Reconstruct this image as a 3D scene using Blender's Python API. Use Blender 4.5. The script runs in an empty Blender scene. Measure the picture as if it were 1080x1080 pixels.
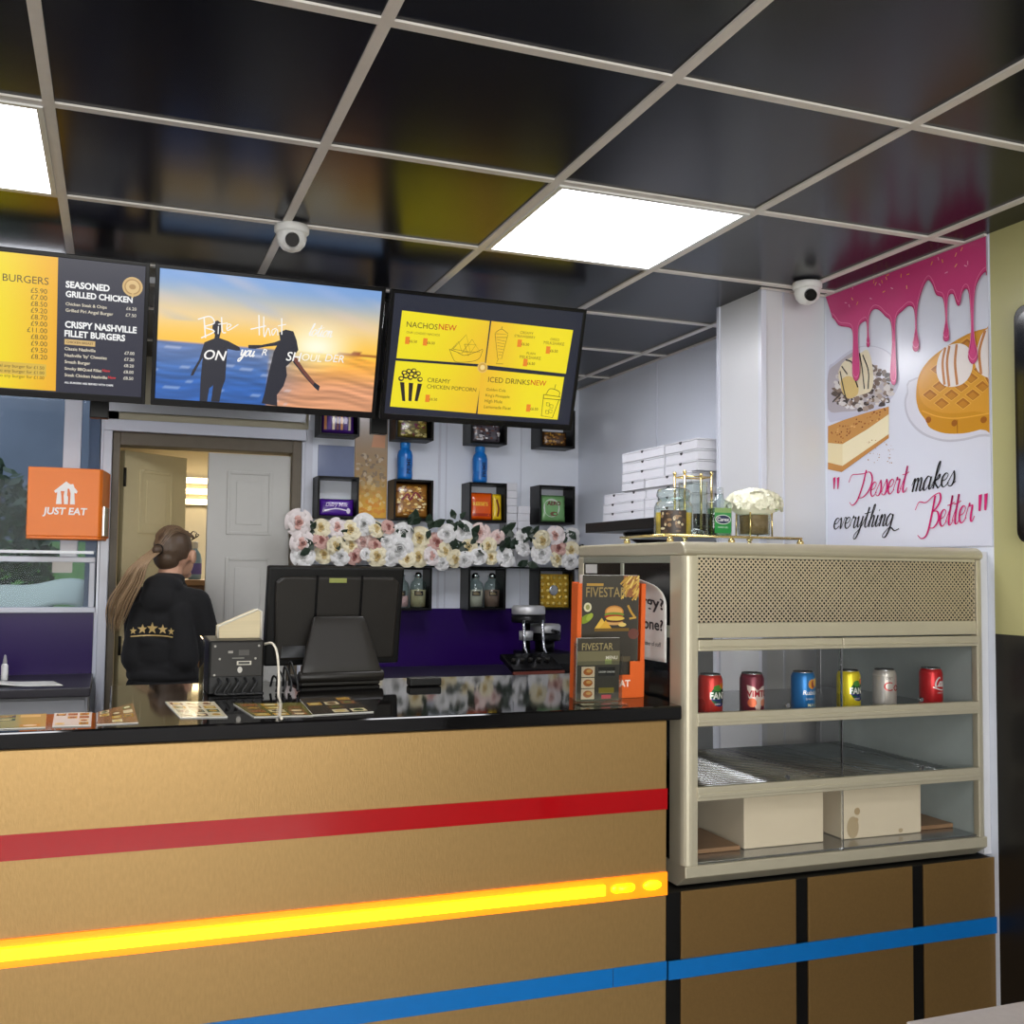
import bpy, bmesh, math, random
from mathutils import Vector, Matrix, Euler
from mathutils.bvhtree import BVHTree
random.seed(7)
S = bpy.context.scene
COL = S.collection
PI = math.pi

# ------------------------------------------------------------------ camera
FPX = 1106.17
RX = Vector((0.9358, -0.3525, 0.0111)); RY = Vector((0.0303, 0.0482, -0.9984)); RZ = Vector((0.3514, 0.9345, 0.0555))
RX.normalize(); RY = (RY - RX * RY.dot(RX)).normalized(); RZ = RX.cross(RY).normalized()
EYE = Vector((0, 0, 1.40))
cam = bpy.data.cameras.new('camera'); camo = bpy.data.objects.new('camera', cam); COL.objects.link(camo)
mw = Matrix.Identity(4)
for i in range(3):
    mw[i][0] = RX[i]; mw[i][1] = -RY[i]; mw[i][2] = -RZ[i]; mw[i][3] = EYE[i]
camo.matrix_world = mw
cam.sensor_width = 36; cam.lens = FPX / 1080 * 36; cam.clip_start = 0.02
S.camera = camo
# ------------------------------------------------------------------ world, daylight, exposure
W = bpy.data.worlds.new('world'); S.world = W; W.use_nodes = True
bg = W.node_tree.nodes['Background']; bg.inputs[0].default_value = (0.80, 0.90, 1.0, 1); bg.inputs[1].default_value = 1.6
PANEL_LIGHT = 14.0            # radiance of the ceiling panels
S.view_settings.view_transform = 'Standard'; S.view_settings.look = 'None'
S.view_settings.exposure = 0.0; S.view_settings.gamma = 1.0; S.view_settings.use_curve_mapping = False
def area(name, loc, rot, sx, sy, power, col):
    l = bpy.data.lights.new(name, 'AREA'); l.shape = 'RECTANGLE'; l.size = sx; l.size_y = sy; l.energy = power; l.color = col
    o = bpy.data.objects.new(name, l); o.location = loc; o.rotation_euler = rot; COL.objects.link(o); return o
area('shopfront_daylight', (-0.4, -2.95, 1.45), (PI / 2, 0, 0), 3.6, 1.9, 150, (1.0, 0.97, 0.91))

# ------------------------------------------------------------------ photo pixel -> point in the room
def ray(px, py): return RX * (px - 540) + RY * (py - 540) + RZ * FPX
def at(px, py, Y): r = ray(px, py); return EYE + r * ((Y - EYE.y) / r.y)
def atX(px, py, X): r = ray(px, py); return EYE + r * ((X - EYE.x) / r.x)
def atZ(px, py, Z): r = ray(px, py); return EYE + r * ((Z - EYE.z) / r.z)
def atP(px, py, p0, n): r = ray(px, py); return EYE + r * ((p0 - EYE).dot(n) / r.dot(n))

# ------------------------------------------------------------------ materials
def lin(c):
    return tuple((x / 12.92 if x <= 0.04045 else ((x + 0.055) / 1.055) ** 2.4) for x in (v / 255 for v in c))
def mat(name, rgb, rough=0.5, metal=0.0, spec=0.5, var=0.06, scale=30, bump=0.0, bscale=60, coat=0.0, stretch=(1, 1, 1), emit=0, ecol=None, sss=0, sheen=0):
    m = bpy.data.materials.new(name); m.use_nodes = True; nt = m.node_tree; N = nt.nodes; L = nt.links
    b = N['Principled BSDF']; c = lin(rgb)
    tc = N.new('ShaderNodeTexCoord'); mp = N.new('ShaderNodeMapping'); mp.inputs['Scale'].default_value = stretch
    L.new(tc.outputs['Object'], mp.inputs['Vector'])
    nz = N.new('ShaderNodeTexNoise'); nz.inputs['Scale'].default_value = scale; nz.inputs['Detail'].default_value = 4
    L.new(mp.outputs[0], nz.inputs['Vector'])
    mx = N.new('ShaderNodeMix'); mx.data_type = 'RGBA'
    mx.inputs[6].default_value = (*[v * (1 - var) for v in c], 1); mx.inputs[7].default_value = (*[min(1, v * (1 + var)) for v in c], 1)
    L.new(nz.outputs['Fac'], mx.inputs[0]); L.new(mx.outputs[2], b.inputs['Base Color'])
    b.inputs['Roughness'].default_value = rough; b.inputs['Metallic'].default_value = metal
    b.inputs['Specular IOR Level'].default_value = spec; b.inputs['Coat Weight'].default_value = coat; b.inputs['Coat Roughness'].default_value = 0.05
    if sheen: b.inputs['Sheen Weight'].default_value = sheen
    if bump:
        n2 = N.new('ShaderNodeTexNoise'); n2.inputs['Scale'].default_value = bscale; n2.inputs['Detail'].default_value = 3
        L.new(mp.outputs[0], n2.inputs['Vector'])
        bp = N.new('ShaderNodeBump'); bp.inputs['Strength'].default_value = bump; bp.inputs['Distance'].default_value = 0.01
        L.new(n2.outputs['Fac'], bp.inputs['Height']); L.new(bp.outputs[0], b.inputs['Normal'])
    if emit:
        b.inputs['Emission Color'].default_value = (*lin(ecol or rgb), 1); b.inputs['Emission Strength'].default_value = emit
    return m
def glass(name, tint=(235, 242, 240), refl=1.0, rough=0.0, ior=1.45):
    m = bpy.data.materials.new(name); m.use_nodes = True; nt = m.node_tree; N = nt.nodes; L = nt.links
    N.remove(N['Principled BSDF']); out = N['Material Output']
    t = N.new('ShaderNodeBsdfTransparent'); t.inputs[0].default_value = (*lin(tint), 1)
    g = N.new('ShaderNodeBsdfGlossy'); g.inputs['Roughness'].default_value = rough
    f = N.new('ShaderNodeLayerWeight'); f.inputs['Blend'].default_value = 0.5
    pw = N.new('ShaderNodeMath'); pw.operation = 'POWER'; pw.inputs[1].default_value = 4.0
    mu = N.new('ShaderNodeMath'); mu.operation = 'MULTIPLY_ADD'; mu.inputs[1].default_value = 0.8 * refl; mu.inputs[2].default_value = 0.035 * refl; mu.use_clamp = True
    mx = N.new('ShaderNodeMixShader'); L.new(f.outputs['Facing'], pw.inputs[0]); L.new(pw.outputs[0], mu.inputs[0]); L.new(mu.outputs[0], mx.inputs[0])
    L.new(t.outputs[0], mx.inputs[1]); L.new(g.outputs[0], mx.inputs[2]); L.new(mx.outputs[0], out.inputs[0])
    return m
def colmat(name, rough=0.45, emit=0.0, coat=0.0, metal=0.0, noise=0.04):
    """prints and screens: colours come from the print itself (colour attribute)"""
    m = bpy.data.materials.new(name); m.use_nodes = True; nt = m.node_tree; N = nt.nodes; L = nt.links
    b = N['Principled BSDF']; a = N.new('ShaderNodeVertexColor'); a.layer_name = 'Col'
    b.inputs['Roughness'].default_value = rough; b.inputs['Coat Weight'].default_value = coat; b.inputs['Metallic'].default_value = metal
    if emit:
        b.inputs['Base Color'].default_value = (0.01, 0.01, 0.01, 1)
        L.new(a.outputs[0], b.inputs['Emission Color']); b.inputs['Emission Strength'].default_value = emit
    else:
        nz = N.new('ShaderNodeTexNoise'); nz.inputs['Scale'].default_value = 90
        mx = N.new('ShaderNodeMix'); mx.data_type = 'RGBA'; mx.blend_type = 'MULTIPLY'; mx.inputs[0].default_value = noise
        L.new(a.outputs[0], mx.inputs[6]); L.new(nz.outputs['Fac'], mx.inputs[7]); L.new(mx.outputs[2], b.inputs['Base Color'])
    return m
K = dict(
    tile=mat('ceiling_tile_black', (18, 20, 31), 0.22, spec=0.24, bump=0.04, bscale=7, var=0.2),
    tbar=mat('ceiling_bar_white', (232, 226, 220), 0.45),
    wallw=mat('wall_gloss_white', (226, 231, 242), 0.10, spec=0.55, var=0.03, scale=3, bump=0.015, bscale=4),
    walllt=mat('wall_pale_grey', (205, 206, 210), 0.35, var=0.03, scale=3),
    wallgreen=mat('wall_olive_yellow', (178, 174, 122), 0.30, var=0.05, scale=3),
    wallblack=mat('wall_black_panel', (20, 18, 17), 0.38, var=0.3, scale=2),
    floor=mat('floor_grey_tile', (96, 90, 84), 0.35, var=0.15, scale=4),
    cream=mat('cream_paint', (186, 178, 158), 0.5, var=0.05, scale=4),
    beige=mat('beige_paint', (176, 168, 142), 0.5, var=0.06, scale=4),
    doorw=mat('door_white_paint', (190, 189, 184), 0.42, var=0.03),
    doorc=mat('door_cream_tone', (206, 192, 150), 0.45, var=0.03),  # warmer and yellower than the other leaf
    jamb=mat('door_frame_brown_grey', (96, 86, 70), 0.5, var=0.15),
    upvc=mat('white_plastic_trim', (205, 208, 220), 0.28, var=0.02),
    alu=mat('aluminium_grey', (150, 152, 156), 0.35, metal=0.6),
    gold=mat('brushed_gold_panel', (168, 135, 84), 0.40, metal=0.55, var=0.14, scale=160, bump=0.05, bscale=220, stretch=(1, 1, 0.35)),
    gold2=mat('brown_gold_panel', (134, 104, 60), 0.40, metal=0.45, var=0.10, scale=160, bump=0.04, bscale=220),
    red=mat('red_gloss_stripe', (170, 8, 16), 0.16, coat=0.5),
    blue=mat('blue_stripe', (10, 108, 182), 0.30),
    amber=mat('amber_diffuser', (240, 150, 10), 0.5, emit=0.85, ecol=(255, 120, 0)),
    ledy=mat('yellow_light_tube', (255, 220, 40), 0.4, emit=3.2, ecol=(255, 205, 0)),
    granite=mat('black_polished_top', (14, 13, 13), 0.05, spec=0.7, var=0.5, scale=300),
    worktop=mat('dark_speckled_worktop', (40, 38, 46), 0.34, var=0.5, scale=350),
    purple=mat('purple_gloss_panel', (42, 10, 88), 0.28, spec=0.22, var=0.05),
    cabgrey=mat('cabinet_pale_grey', (150, 152, 156), 0.4),
    black=mat('black_plastic', (13, 13, 13), 0.38, spec=0.3, var=0.15),
    blackg=mat('black_gloss_plastic', (9, 9, 11), 0.2, spec=0.3, var=0.2),
    shelfblk=mat('black_shelf_lacquer', (10, 10, 11), 0.4, spec=0.2, var=0.2),
    charcoal=mat('charcoal_plastic', (33, 30, 26), 0.42, spec=0.35, var=0.1),
    champ=mat('champagne_metal', (196, 188, 164), 0.38, metal=0.35, var=0.04),
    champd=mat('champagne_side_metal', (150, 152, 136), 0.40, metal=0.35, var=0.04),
    mesh=mat('grille_metal', (214, 200, 180), 0.28, metal=0.8),
    dark=mat('dark_interior', (22, 22, 25), 0.5),
    lidsteel=mat('brushed_lid_steel', (206, 206, 206), 0.42, metal=0.6, var=0.08),
    steel=mat('stainless_steel', (176, 178, 182), 0.24, metal=0.9, var=0.08),
    chrome=mat('chrome', (220, 222, 226), 0.08, metal=1.0),
    brass=mat('brass_rod', (228, 206, 146), 0.22, metal=0.9),
    white=mat('white_plastic', (226, 226, 224), 0.35, var=0.02),
    camlens=mat('camera_lens_black', (8, 8, 9), 0.06, spec=0.8),
    paper=mat('white_paper', (226, 224, 218), 0.6, var=0.03),
    card=mat('white_card_box', (214, 214, 220), 0.55, var=0.03),
    cardin=mat('card_slot_dark', (40, 38, 42), 0.8),
    styro=mat('ivory_foam_box', (228, 214, 188), 0.6, var=0.05, scale=12, bump=0.03),
    wood=mat('pale_brown_board', (150, 116, 84), 0.5, var=0.15, scale=8, stretch=(1, 8, 1)),
    woodd=mat('dark_brown_wood', (96, 66, 44), 0.5, var=0.25, scale=6, stretch=(6, 1, 1)),
    orange=mat('orange_card', (226, 98, 28), 0.45, var=0.03),
    orangebag=mat('orange_board_box', (236, 120, 18), 0.42, var=0.03),
    cable=mat('white_cable', (220, 212, 194), 0.4),
    cableb=mat('black_cable', (16, 16, 16), 0.5),
    skin=mat('skin', (208, 160, 132), 0.5, var=0.05, sss=0.1),
    hoodie=mat('black_hoodie_cloth', (17, 17, 19), 0.9, var=0.2, scale=200, bump=0.25, bscale=14, sheen=0.05),
    trouser=mat('black_trousers_cloth', (14, 13, 15), 0.9, var=0.2, scale=200, bump=0.2, bscale=14),
    shoe=mat('dark_shoe', (30, 30, 32), 0.6),
    hair=mat('brown_hair', (84, 66, 50), 0.45, var=0.45, scale=60, stretch=(6, 6, 0.8)),
    blond=mat('fair_ponytail_hair', (158, 130, 98), 0.45, var=0.35, scale=60, stretch=(6, 6, 0.8)),
    eyew=mat('eye_white', (230, 228, 224), 0.3), eyed=mat('eye_dark', (40, 26, 18), 0.2), lip=mat('lip', (170, 96, 90), 0.5),
    leaf=mat('dark_green_leaf', (32, 50, 34), 0.42, var=0.3, scale=20),
    soil=mat('brown_moss_filler', (140, 112, 78), 0.8, var=0.4, scale=60, bump=0.4),
    hydr=mat('cream_white_petal', (238, 236, 214), 0.55, var=0.06),
    foliage=mat('garden_leaf', (74, 88, 62), 0.35, var=0.7, scale=9),
    grassm=mat('garden_lawn', (112, 150, 84), 0.8, var=0.35, scale=14, bump=0.3),
    canopy=mat('pale_green_sheet', (226, 232, 214), 0.5, var=0.06),
    bluewall=mat('blue_grey_render', (128, 132, 146), 0.6, var=0.25, scale=2),
    tabletop=mat('grey_table_laminate', (158, 150, 146), 0.4, var=0.1, scale=60),
    led=mat('light_panel_diffuser', (255, 255, 255), 0.6, emit=PANEL_LIGHT, ecol=(250, 250, 255)),
    warmled=mat('warm_tube', (255, 240, 210), 0.6, emit=9, ecol=(255, 226, 170)),
    water=glass('clear_liquid', (240, 246, 240), 1.0),
    pane=glass('cabinet_glass', (252, 252, 251), 1.0),
    panedk=glass('tinted_side_glass', (150, 150, 156), 1.6),
    wpane=glass('window_glass', (232, 238, 244), 0.12),
    clear=glass('clear_glass', (232, 240, 238), 2.0, ior=1.5),
    acrylic=glass('clear_acrylic', (244, 246, 246), 1.3, ior=1.5),
    blueb=mat('blue_bottle_plastic', (22, 112, 196), 0.28, var=0.05),
    honey=mat('yellow_candy', (226, 188, 60), 0.5, var=0.3, scale=120),
    pinkp=mat('pink_powder', (222, 176, 176), 0.7, var=0.25, scale=120), creamp=mat('cream_powder', (214, 206, 190), 0.7, var=0.15, scale=120),
    brownp=mat('brown_powder', (134, 106, 92), 0.7, var=0.2, scale=120), oatp=mat('oat_powder', (190, 178, 140), 0.7, var=0.25, scale=120),
    goldfoil=mat('gold_foil', (196, 156, 48), 0.24, metal=0.7, var=0.5, scale=60, bump=0.5, bscale=80),
    goldball=mat('gold_foil_ball', (244, 220, 130), 0.22, metal=0.6, bump=0.4, bscale=150),
    redtrim=mat('copper_edge', (128, 66, 52), 0.35, metal=0.4),
    screenoff=mat('dark_screen', (24, 26, 34), 0.12, spec=0.6),
    PR=colmat('printed_card', 0.42), PRG=colmat('gloss_print', 0.18, coat=0.3), SCR=colmat('screen_pixels', 0.25, emit=1.0),
    FOIL=colmat('printed_foil', 0.26, coat=0.4), CAN=colmat('printed_can', 0.26, metal=0.35), WALLP=colmat('wall_print', 0.22),
)
def rosemat(name, rgb): return mat(name, rgb, 0.6, var=0.08, scale=40)
ROSE = dict(w=rosemat('white_petal', (226, 225, 224)), c=rosemat('cream_petal', (230, 220, 188)), p=rosemat('blush_petal', (226, 202, 196)), r=rosemat('dusky_pink_petal', (204, 164, 154)), b=rosemat('white_pink_petal', (228, 218, 216)),
            w2=rosemat('white_heart', (206, 206, 204)), c2=rosemat('cream_heart', (214, 190, 132)), p2=rosemat('blush_heart', (216, 176, 168)), r2=rosemat('dusky_heart', (170, 112, 104)), b2=rosemat('pink_heart', (222, 178, 168)))

# ------------------------------------------------------------------ mesh builder
class M:
    def __init__(s): s.bm = bmesh.new(); s.mi = 0
    def _f(s, fs, smooth=False):
        for f in fs: f.material_index = s.mi; f.smooth = smooth
    def face(s, pts, smooth=False):
        f = s.bm.faces.new([s.bm.verts.new(p) for p in pts]); s._f([f], smooth); return f
    def box(s, a, b, mi=None):
        if mi is not None: s.mi = mi
        x0, y0, z0 = (min(a[i], b[i]) for i in range(3)); x1, y1, z1 = (max(a[i], b[i]) for i in range(3))
        v = [s.bm.verts.new(p) for p in ((x0, y0, z0), (x1, y0, z0), (x1, y1, z0), (x0, y1, z0), (x0, y0, z1), (x1, y0, z1), (x1, y1, z1), (x0, y1, z1))]
        s._f([s.bm.faces.new([v[i] for i in q]) for q in ((0, 3, 2, 1), (4, 5, 6, 7), (0, 1, 5, 4), (1, 2, 6, 5), (2, 3, 7, 6), (3, 0, 4, 7))]); return s
    def prism(s, poly, axis, a, b, mi=None):
        """poly: 2-D points in the plane normal to axis ('x': (y,z), 'y': (x,z), 'z': (x,y))"""
        if mi is not None: s.mi = mi
        def p(q, t): return {'x': (t, q[0], q[1]), 'y': (q[0], t, q[1]), 'z': (q[0], q[1], t)}[axis]
        A = [s.bm.verts.new(p(q, a)) for q in poly]; B = [s.bm.verts.new(p(q, b)) for q in poly]; n = len(poly)
        fs = [s.bm.faces.new(A), s.bm.faces.new(B[::-1])] + [s.bm.faces.new((A[i], B[i], B[(i + 1) % n], A[(i + 1) % n])) for i in range(n)]
        s._f(fs); return s
    def cyl(s, p0, p1, r0, r1=None, seg=16, caps=True, mi=None):
        if mi is not None: s.mi = mi
        r1 = r0 if r1 is None else r1
        p0 = Vector(p0); p1 = Vector(p1); d = (p1 - p0).normalized(); u = d.orthogonal().normalized(); w = d.cross(u)
        A = []; B = []
        for i in range(seg):
            c = u * math.cos(2 * PI * i / seg) + w * math.sin(2 * PI * i / seg)
            A.append(s.bm.verts.new(p0 + c * r0)); B.append(s.bm.verts.new(p1 + c * r1))
        s._f([s.bm.faces.new((A[i], A[(i + 1) % seg], B[(i + 1) % seg], B[i])) for i in range(seg)], True)
        if caps: s._f([s.bm.faces.new(A[::-1]), s.bm.faces.new(B)])
        return s
    def tube(s, pts, r, seg=8, mi=None, taper=None):
        if mi is not None: s.mi = mi
        pts = [Vector(p) for p in pts]; n = len(pts); rings = []; u = None
        for k in range(n):
            d = (pts[min(k + 1, n - 1)] - pts[max(k - 1, 0)]).normalized()
            u = d.orthogonal().normalized() if u is None else (u - d * u.dot(d)).normalized()
            w = d.cross(u); rr = r if taper is None else r * taper(k / (n - 1))
            rings.append([s.bm.verts.new(pts[k] + (u * math.cos(2 * PI * i / seg) + w * math.sin(2 * PI * i / seg)) * rr) for i in range(seg)])
        fs = []
        for a, b in zip(rings, rings[1:]): fs += [s.bm.faces.new((a[i], a[(i + 1) % seg], b[(i + 1) % seg], b[i])) for i in range(seg)]
        s._f(fs, True); s._f([s.bm.faces.new(rings[0][::-1]), s.bm.faces.new(rings[-1])]); return s
    def lathe(s, prof, c=(0, 0, 0), seg=24, mi=None, sx=1, sy=1):
        """prof: (r, z) from bottom to top; r = 0 closes"""
        if mi is not None: s.mi = mi
        c = Vector(c); rings = []
        for r, z in prof:
            if r < 1e-6: rings.append([s.bm.verts.new(c + Vector((0, 0, z)))])
            else: rings.append([s.bm.verts.new(c + Vector((r * sx * math.cos(2 * PI * i / seg), r * sy * math.sin(2 * PI * i / seg), z))) for i in range(seg)])
        fs = []
        for a, b in zip(rings, rings[1:]):
            for i in range(seg):
                j = (i + 1) % seg
                if len(a) == 1 and len(b) == 1: continue
                if len(a) == 1: fs.append(s.bm.faces.new((a[0], b[j], b[i])))
                elif len(b) == 1: fs.append(s.bm.faces.new((a[i], a[j], b[0])))
                else: fs.append(s.bm.faces.new((a[i], a[j], b[j], b[i])))
        s._f(fs, True); return s
    def ell(s, c, r, seg=16, rot=None, mi=None):
        if mi is not None: s.mi = mi
        m = Matrix.Translation(Vector(c)) @ (rot.to_matrix().to_4x4() if rot else Matrix.Identity(4)) @ Matrix.Diagonal((*r, 1))
        g = bmesh.ops.create_uvsphere(s.bm, u_segments=seg, v_segments=max(6, seg // 2), radius=1, matrix=m)
        s._f({f for v in g['verts'] for f in v.link_faces}, True); return s
    def grid(s, fn, nu, nv, mi=None, smooth=True):
        if mi is not None: s.mi = mi
        V = [[s.bm.verts.new(fn(i / nu, j / nv)) for j in range(nv + 1)] for i in range(nu + 1)]
        s._f([s.bm.faces.new((V[i][j], V[i + 1][j], V[i + 1][j + 1], V[i][j + 1])) for i in range(nu) for j in range(nv)], smooth); return s
    def build(s, name, mats, parent=None, bevel=0, world=False, xf=None, recalc=True):
        if recalc: bmesh.ops.recalc_face_normals(s.bm, faces=s.bm.faces)
        if xf is not None: bmesh.ops.transform(s.bm, matrix=xf, verts=s.bm.verts)
        if world and parent:
            r = parent
            while r.parent: r = r.parent
            bmesh.ops.translate(s.bm, vec=-r.location, verts=s.bm.verts)
        me = bpy.data.meshes.new(name); s.bm.to_mesh(me); s.bm.free()
        for m in (mats if isinstance(mats, (list, tuple)) else [mats]): me.materials.append(K[m] if isinstance(m, str) else m)
        return link(name, me, parent, bevel)
def link(name, me, parent=None, bevel=0):
    o = bpy.data.objects.new(name, me); COL.objects.link(o)
    if parent: o.parent = parent
    if bevel:
        b = o.modifiers.new('bevel', 'BEVEL'); b.width = bevel; b.segments = 2; b.limit_method = 'ANGLE'; b.angle_limit = 0.7
    return o
def tag(o, label, cat, group=None, kind=None):
    o['label'] = label; o['category'] = cat
    if group: o['group'] = group
    if kind: o['kind'] = kind
    return o
def thing(name, label, cat, loc=(0, 0, 0), rz=0, group=None):
    o = bpy.data.objects.new(name, None); o.empty_display_size = 0.05; COL.objects.link(o)
    o.location = loc; o.rotation_euler = (0, 0, rz); return tag(o, label, cat, group)
def structure(o): o['kind'] = 'structure'; return o
def dup(root, loc=None, rz=None, label=None, group=None):
    def cp(o, par):
        c = o.copy(); COL.objects.link(c)
        if par: c.parent = par
        for ch in o.children: cp(ch, c)
        return c
    r = cp(root, None)
    if loc is not None: r.location = loc
    if rz is not None: r.rotation_euler = (0, 0, rz)
    if label: r['label'] = label
    if group: r['group'] = group
    return r
def cat(pts, closed=False, n=6):
    """smooth curve through points"""
    P = [Vector(p) for p in pts]; out = []; m = len(P)
    rng = range(m if closed else m - 1)
    for i in rng:
        p0 = P[(i - 1) % m] if closed or i > 0 else P[0] * 2 - P[1]; p1 = P[i]; p2 = P[(i + 1) % m]
        p3 = P[(i + 2) % m] if closed or i + 2 < m else p2 * 2 - p1
        for k in range(n):
            t = k / n
            out.append(0.5 * ((2 * p1) + (p2 - p0) * t + (2 * p0 - 5 * p1 + 4 * p2 - p3) * t * t + (3 * p1 - p0 - 3 * p2 + p3) * t ** 3))
    if not closed: out.append(P[-1])
    return out

# ------------------------------------------------------------------ flat print builder
_TXT = {}
def text_mesh(s, bold=0.0):
    key = (s, bold)
    if key in _TXT: return _TXT[key]
    cu = bpy.data.curves.new('lettering', 'FONT'); cu.body = s; cu.resolution_u = 3; cu.offset = bold
    o = bpy.data.objects.new('lettering', cu); COL.objects.link(o)
    dg = bpy.context.evaluated_depsgraph_get(); me = bpy.data.meshes.new_from_object(o.evaluated_get(dg))
    vs = [(v.co.x, v.co.y) for v in me.vertices]; fs = [tuple(p.vertices) for p in me.polygons]
    bpy.data.objects.remove(o); bpy.data.curves.remove(cu); bpy.data.meshes.remove(me)
    x0 = min(v[0] for v in vs); x1 = max(v[0] for v in vs)
    vs = [((v[0] - x0), v[1]) for v in vs]
    _TXT[key] = (vs, fs, x1 - x0); return _TXT[key]
class Art:
    """coloured flat shapes laid on a surface: f(u, v, h) -> point, h = height above it"""
    def __init__(s, f, eps=0.0004, strip=0): s.f = f; s.V = []; s.F = []; s.C = []; s.eps = eps; s.strip = strip; s.n = 0
    def _cut(s, pts, faces, cols, lay):
        # on a round surface every shape is cut into narrow upright strips so that it follows the curve
        P = []; F = []; C = []
        def clip_(q, lim, sg):
            o_ = []
            for i in range(len(q)):
                a, b = q[i - 1], q[i]; ia, ib = (a[0] - lim) * sg >= 0, (b[0] - lim) * sg >= 0
                if ia != ib: t = (lim - a[0]) / (b[0] - a[0]); o_.append((lim, a[1] + (b[1] - a[1]) * t))
                if ib: o_.append(b)
            return o_
        for i, f in enumerate(faces):
            q0 = [(pts[k][0], pts[k][1]) for k in f]; c = cols(i, f)
            if len(f) > 4 and not isinstance(c, list):
                bm_ = bmesh.new(); bf = bm_.faces.new([bm_.verts.new((p_[0], p_[1], 0)) for p_ in q0]); bmesh.ops.triangulate(bm_, faces=[bf]); tris = [[(v.co.x, v.co.y) for v in g_.verts] for g_ in bm_.faces]; bm_.free()
            else: tris = [q0]
            if isinstance(c, list): c = c[0]
            for q in tris:
                k0 = math.floor(min(p_[0] for p_ in q) / s.strip); k1 = math.ceil(max(p_[0] for p_ in q) / s.strip)
                for k in range(k0, max(k1, k0 + 1)):
                    z = clip_(q, k * s.strip, 1); z = clip_(z, (k + 1) * s.strip, -1) if len(z) > 2 else z
                    if len(z) > 2: F.append(tuple(range(len(P), len(P) + len(z)))); P += z; C.append(c)
        b = len(s.V); s.V += [s.f(p_[0], p_[1], lay * s.eps) for p_ in P]
        for f, c in zip(F, C): s.F.append(tuple(b + k for k in f)); s.C.append([c] * len(f))
    def _add(s, pts, faces, cols, lay):
        s.n += 1; lay = lay + s.n * .01          # later ink lies on earlier ink
        if s.strip: return s._cut(pts, faces, cols, lay)
        b = len(s.V); s.V += [s.f(p[0], p[1], lay * s.eps) for p in pts]
        for i, f in enumerate(faces):
            s.F.append(tuple(b + k for k in f)); c = cols(i, f)
            s.C.append(c if isinstance(c, list) else [c] * len(f))
    def poly(s, pts, c, lay=1): L_ = lin(c); s._add(pts, [tuple(range(len(pts)))], lambda i, f: L_, lay)
    def rect(s, u0, v0, u1, v1, c, lay=1, n=1):
        if n == 1: s.poly([(u0, v0), (u1, v0), (u1, v1), (u0, v1)], c, lay)
        else: s.quad([(u0, v0), (u1, v0), (u1, v1), (u0, v1)], lambda a, b: c, n, 1, lay)
    def quad(s, q, fn, nu=12, nv=8, lay=1):
        pts = []; st = []
        for i in range(nu + 1):
            for j in range(nv + 1):
                a, b = i / nu, j / nv; st.append((a, b))
                pts.append(tuple((q[0][k] * (1 - a) + q[1][k] * a) * (1 - b) + (q[3][k] * (1 - a) + q[2][k] * a) * b for k in (0, 1)))
        fs = [(i * (nv + 1) + j, (i + 1) * (nv + 1) + j, (i + 1) * (nv + 1) + j + 1, i * (nv + 1) + j + 1) for i in range(nu) for j in range(nv)]
        cc = [lin(tuple(max(0, min(255, x)) for x in fn(*t))) for t in st]
        s._add(pts, fs, lambda i, f: [cc[k] for k in f], lay)
    def ell(s, u, v, ru, rv, c, lay=1, rot=0, n=20):
        cr, sr = math.cos(rot), math.sin(rot)
        s.poly([(u + ru * math.cos(t) * cr - rv * math.sin(t) * sr, v + ru * math.cos(t) * sr + rv * math.sin(t) * cr) for t in (2 * PI * k / n for k in range(n))], c, lay)
    def txt(s, t, p, size=None, c=(0, 0, 0), lay=2, width=None, bold=0.0, align='l', shear=0.0, ang=0.0, hs=1.0):
        vs, fs, w = text_mesh(t, bold); k = size if size else width / w; kx = width / w if width else k
        ox = {'l': 0, 'c': -w * kx / 2, 'r': -w * kx}[align]; ca, sa = math.cos(ang), math.sin(ang); L_ = lin(c)
        P = [(ox + x * kx + y * k * hs * shear, y * k * hs) for x, y in vs]
        s._add([(p[0] + x * ca - y * sa, p[1] + x * sa + y * ca) for x, y in P], fs, lambda i, f: L_, lay)
    def stroke(s, pts, w, c, lay=2, smooth=5, pen=0.0, taper=False):
        """pen > 0: strokes drawn downwards are thicker, as with a broad nib"""
        P = cat([(p[0], p[1], 0) for p in pts], n=smooth) if smooth and len(pts) > 2 else [Vector((p[0], p[1], 0)) for p in pts]
        n = len(P); L_ = lin(c); A = []
        for k in range(n):
            d = P[min(k + 1, n - 1)] - P[max(k - 1, 0)]
            if d.length < 1e-9: d = Vector((1, 0, 0))
            d.normalize(); nn = Vector((-d.y, d.x, 0)); ww = w
            if pen: ww = w * (1 - pen + pen * max(0, -d.y) ** 1.3)
            if taper: ww *= max(0.15, math.sin(PI * (k + 0.5) / n)) ** 0.5
            A += [P[k] + nn * ww / 2, P[k] - nn * ww / 2]
        s._add([(a.x, a.y) for a in A], [(2 * k, 2 * k + 1, 2 * k + 3, 2 * k + 2) for k in range(n - 1)], lambda i, f: L_, lay)
    def build(s, name, m, parent=None, world=False):
        V = s.V
        if world and parent:
            r = parent
            while r.parent: r = r.parent
            V = [Vector(v) - r.location for v in V]
        me = bpy.data.meshes.new(name); me.from_pydata([tuple(v) for v in V], [], s.F)
        ca = me.color_attributes.new('Col', 'FLOAT_COLOR', 'CORNER')
        flat = []
        for c in s.C:
            for q in c: flat += [*q, 1.0]
        ca.data.foreach_set('color', flat); me.materials.append(K[m]); me.update()
        return link(name, me, parent)
def plane_map(o, u, v, n):
    o = Vector(o); u = Vector(u); v = Vector(v); n = Vector(n)
    return lambda a, b, h: o + u * a + v * b + n * h
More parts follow.
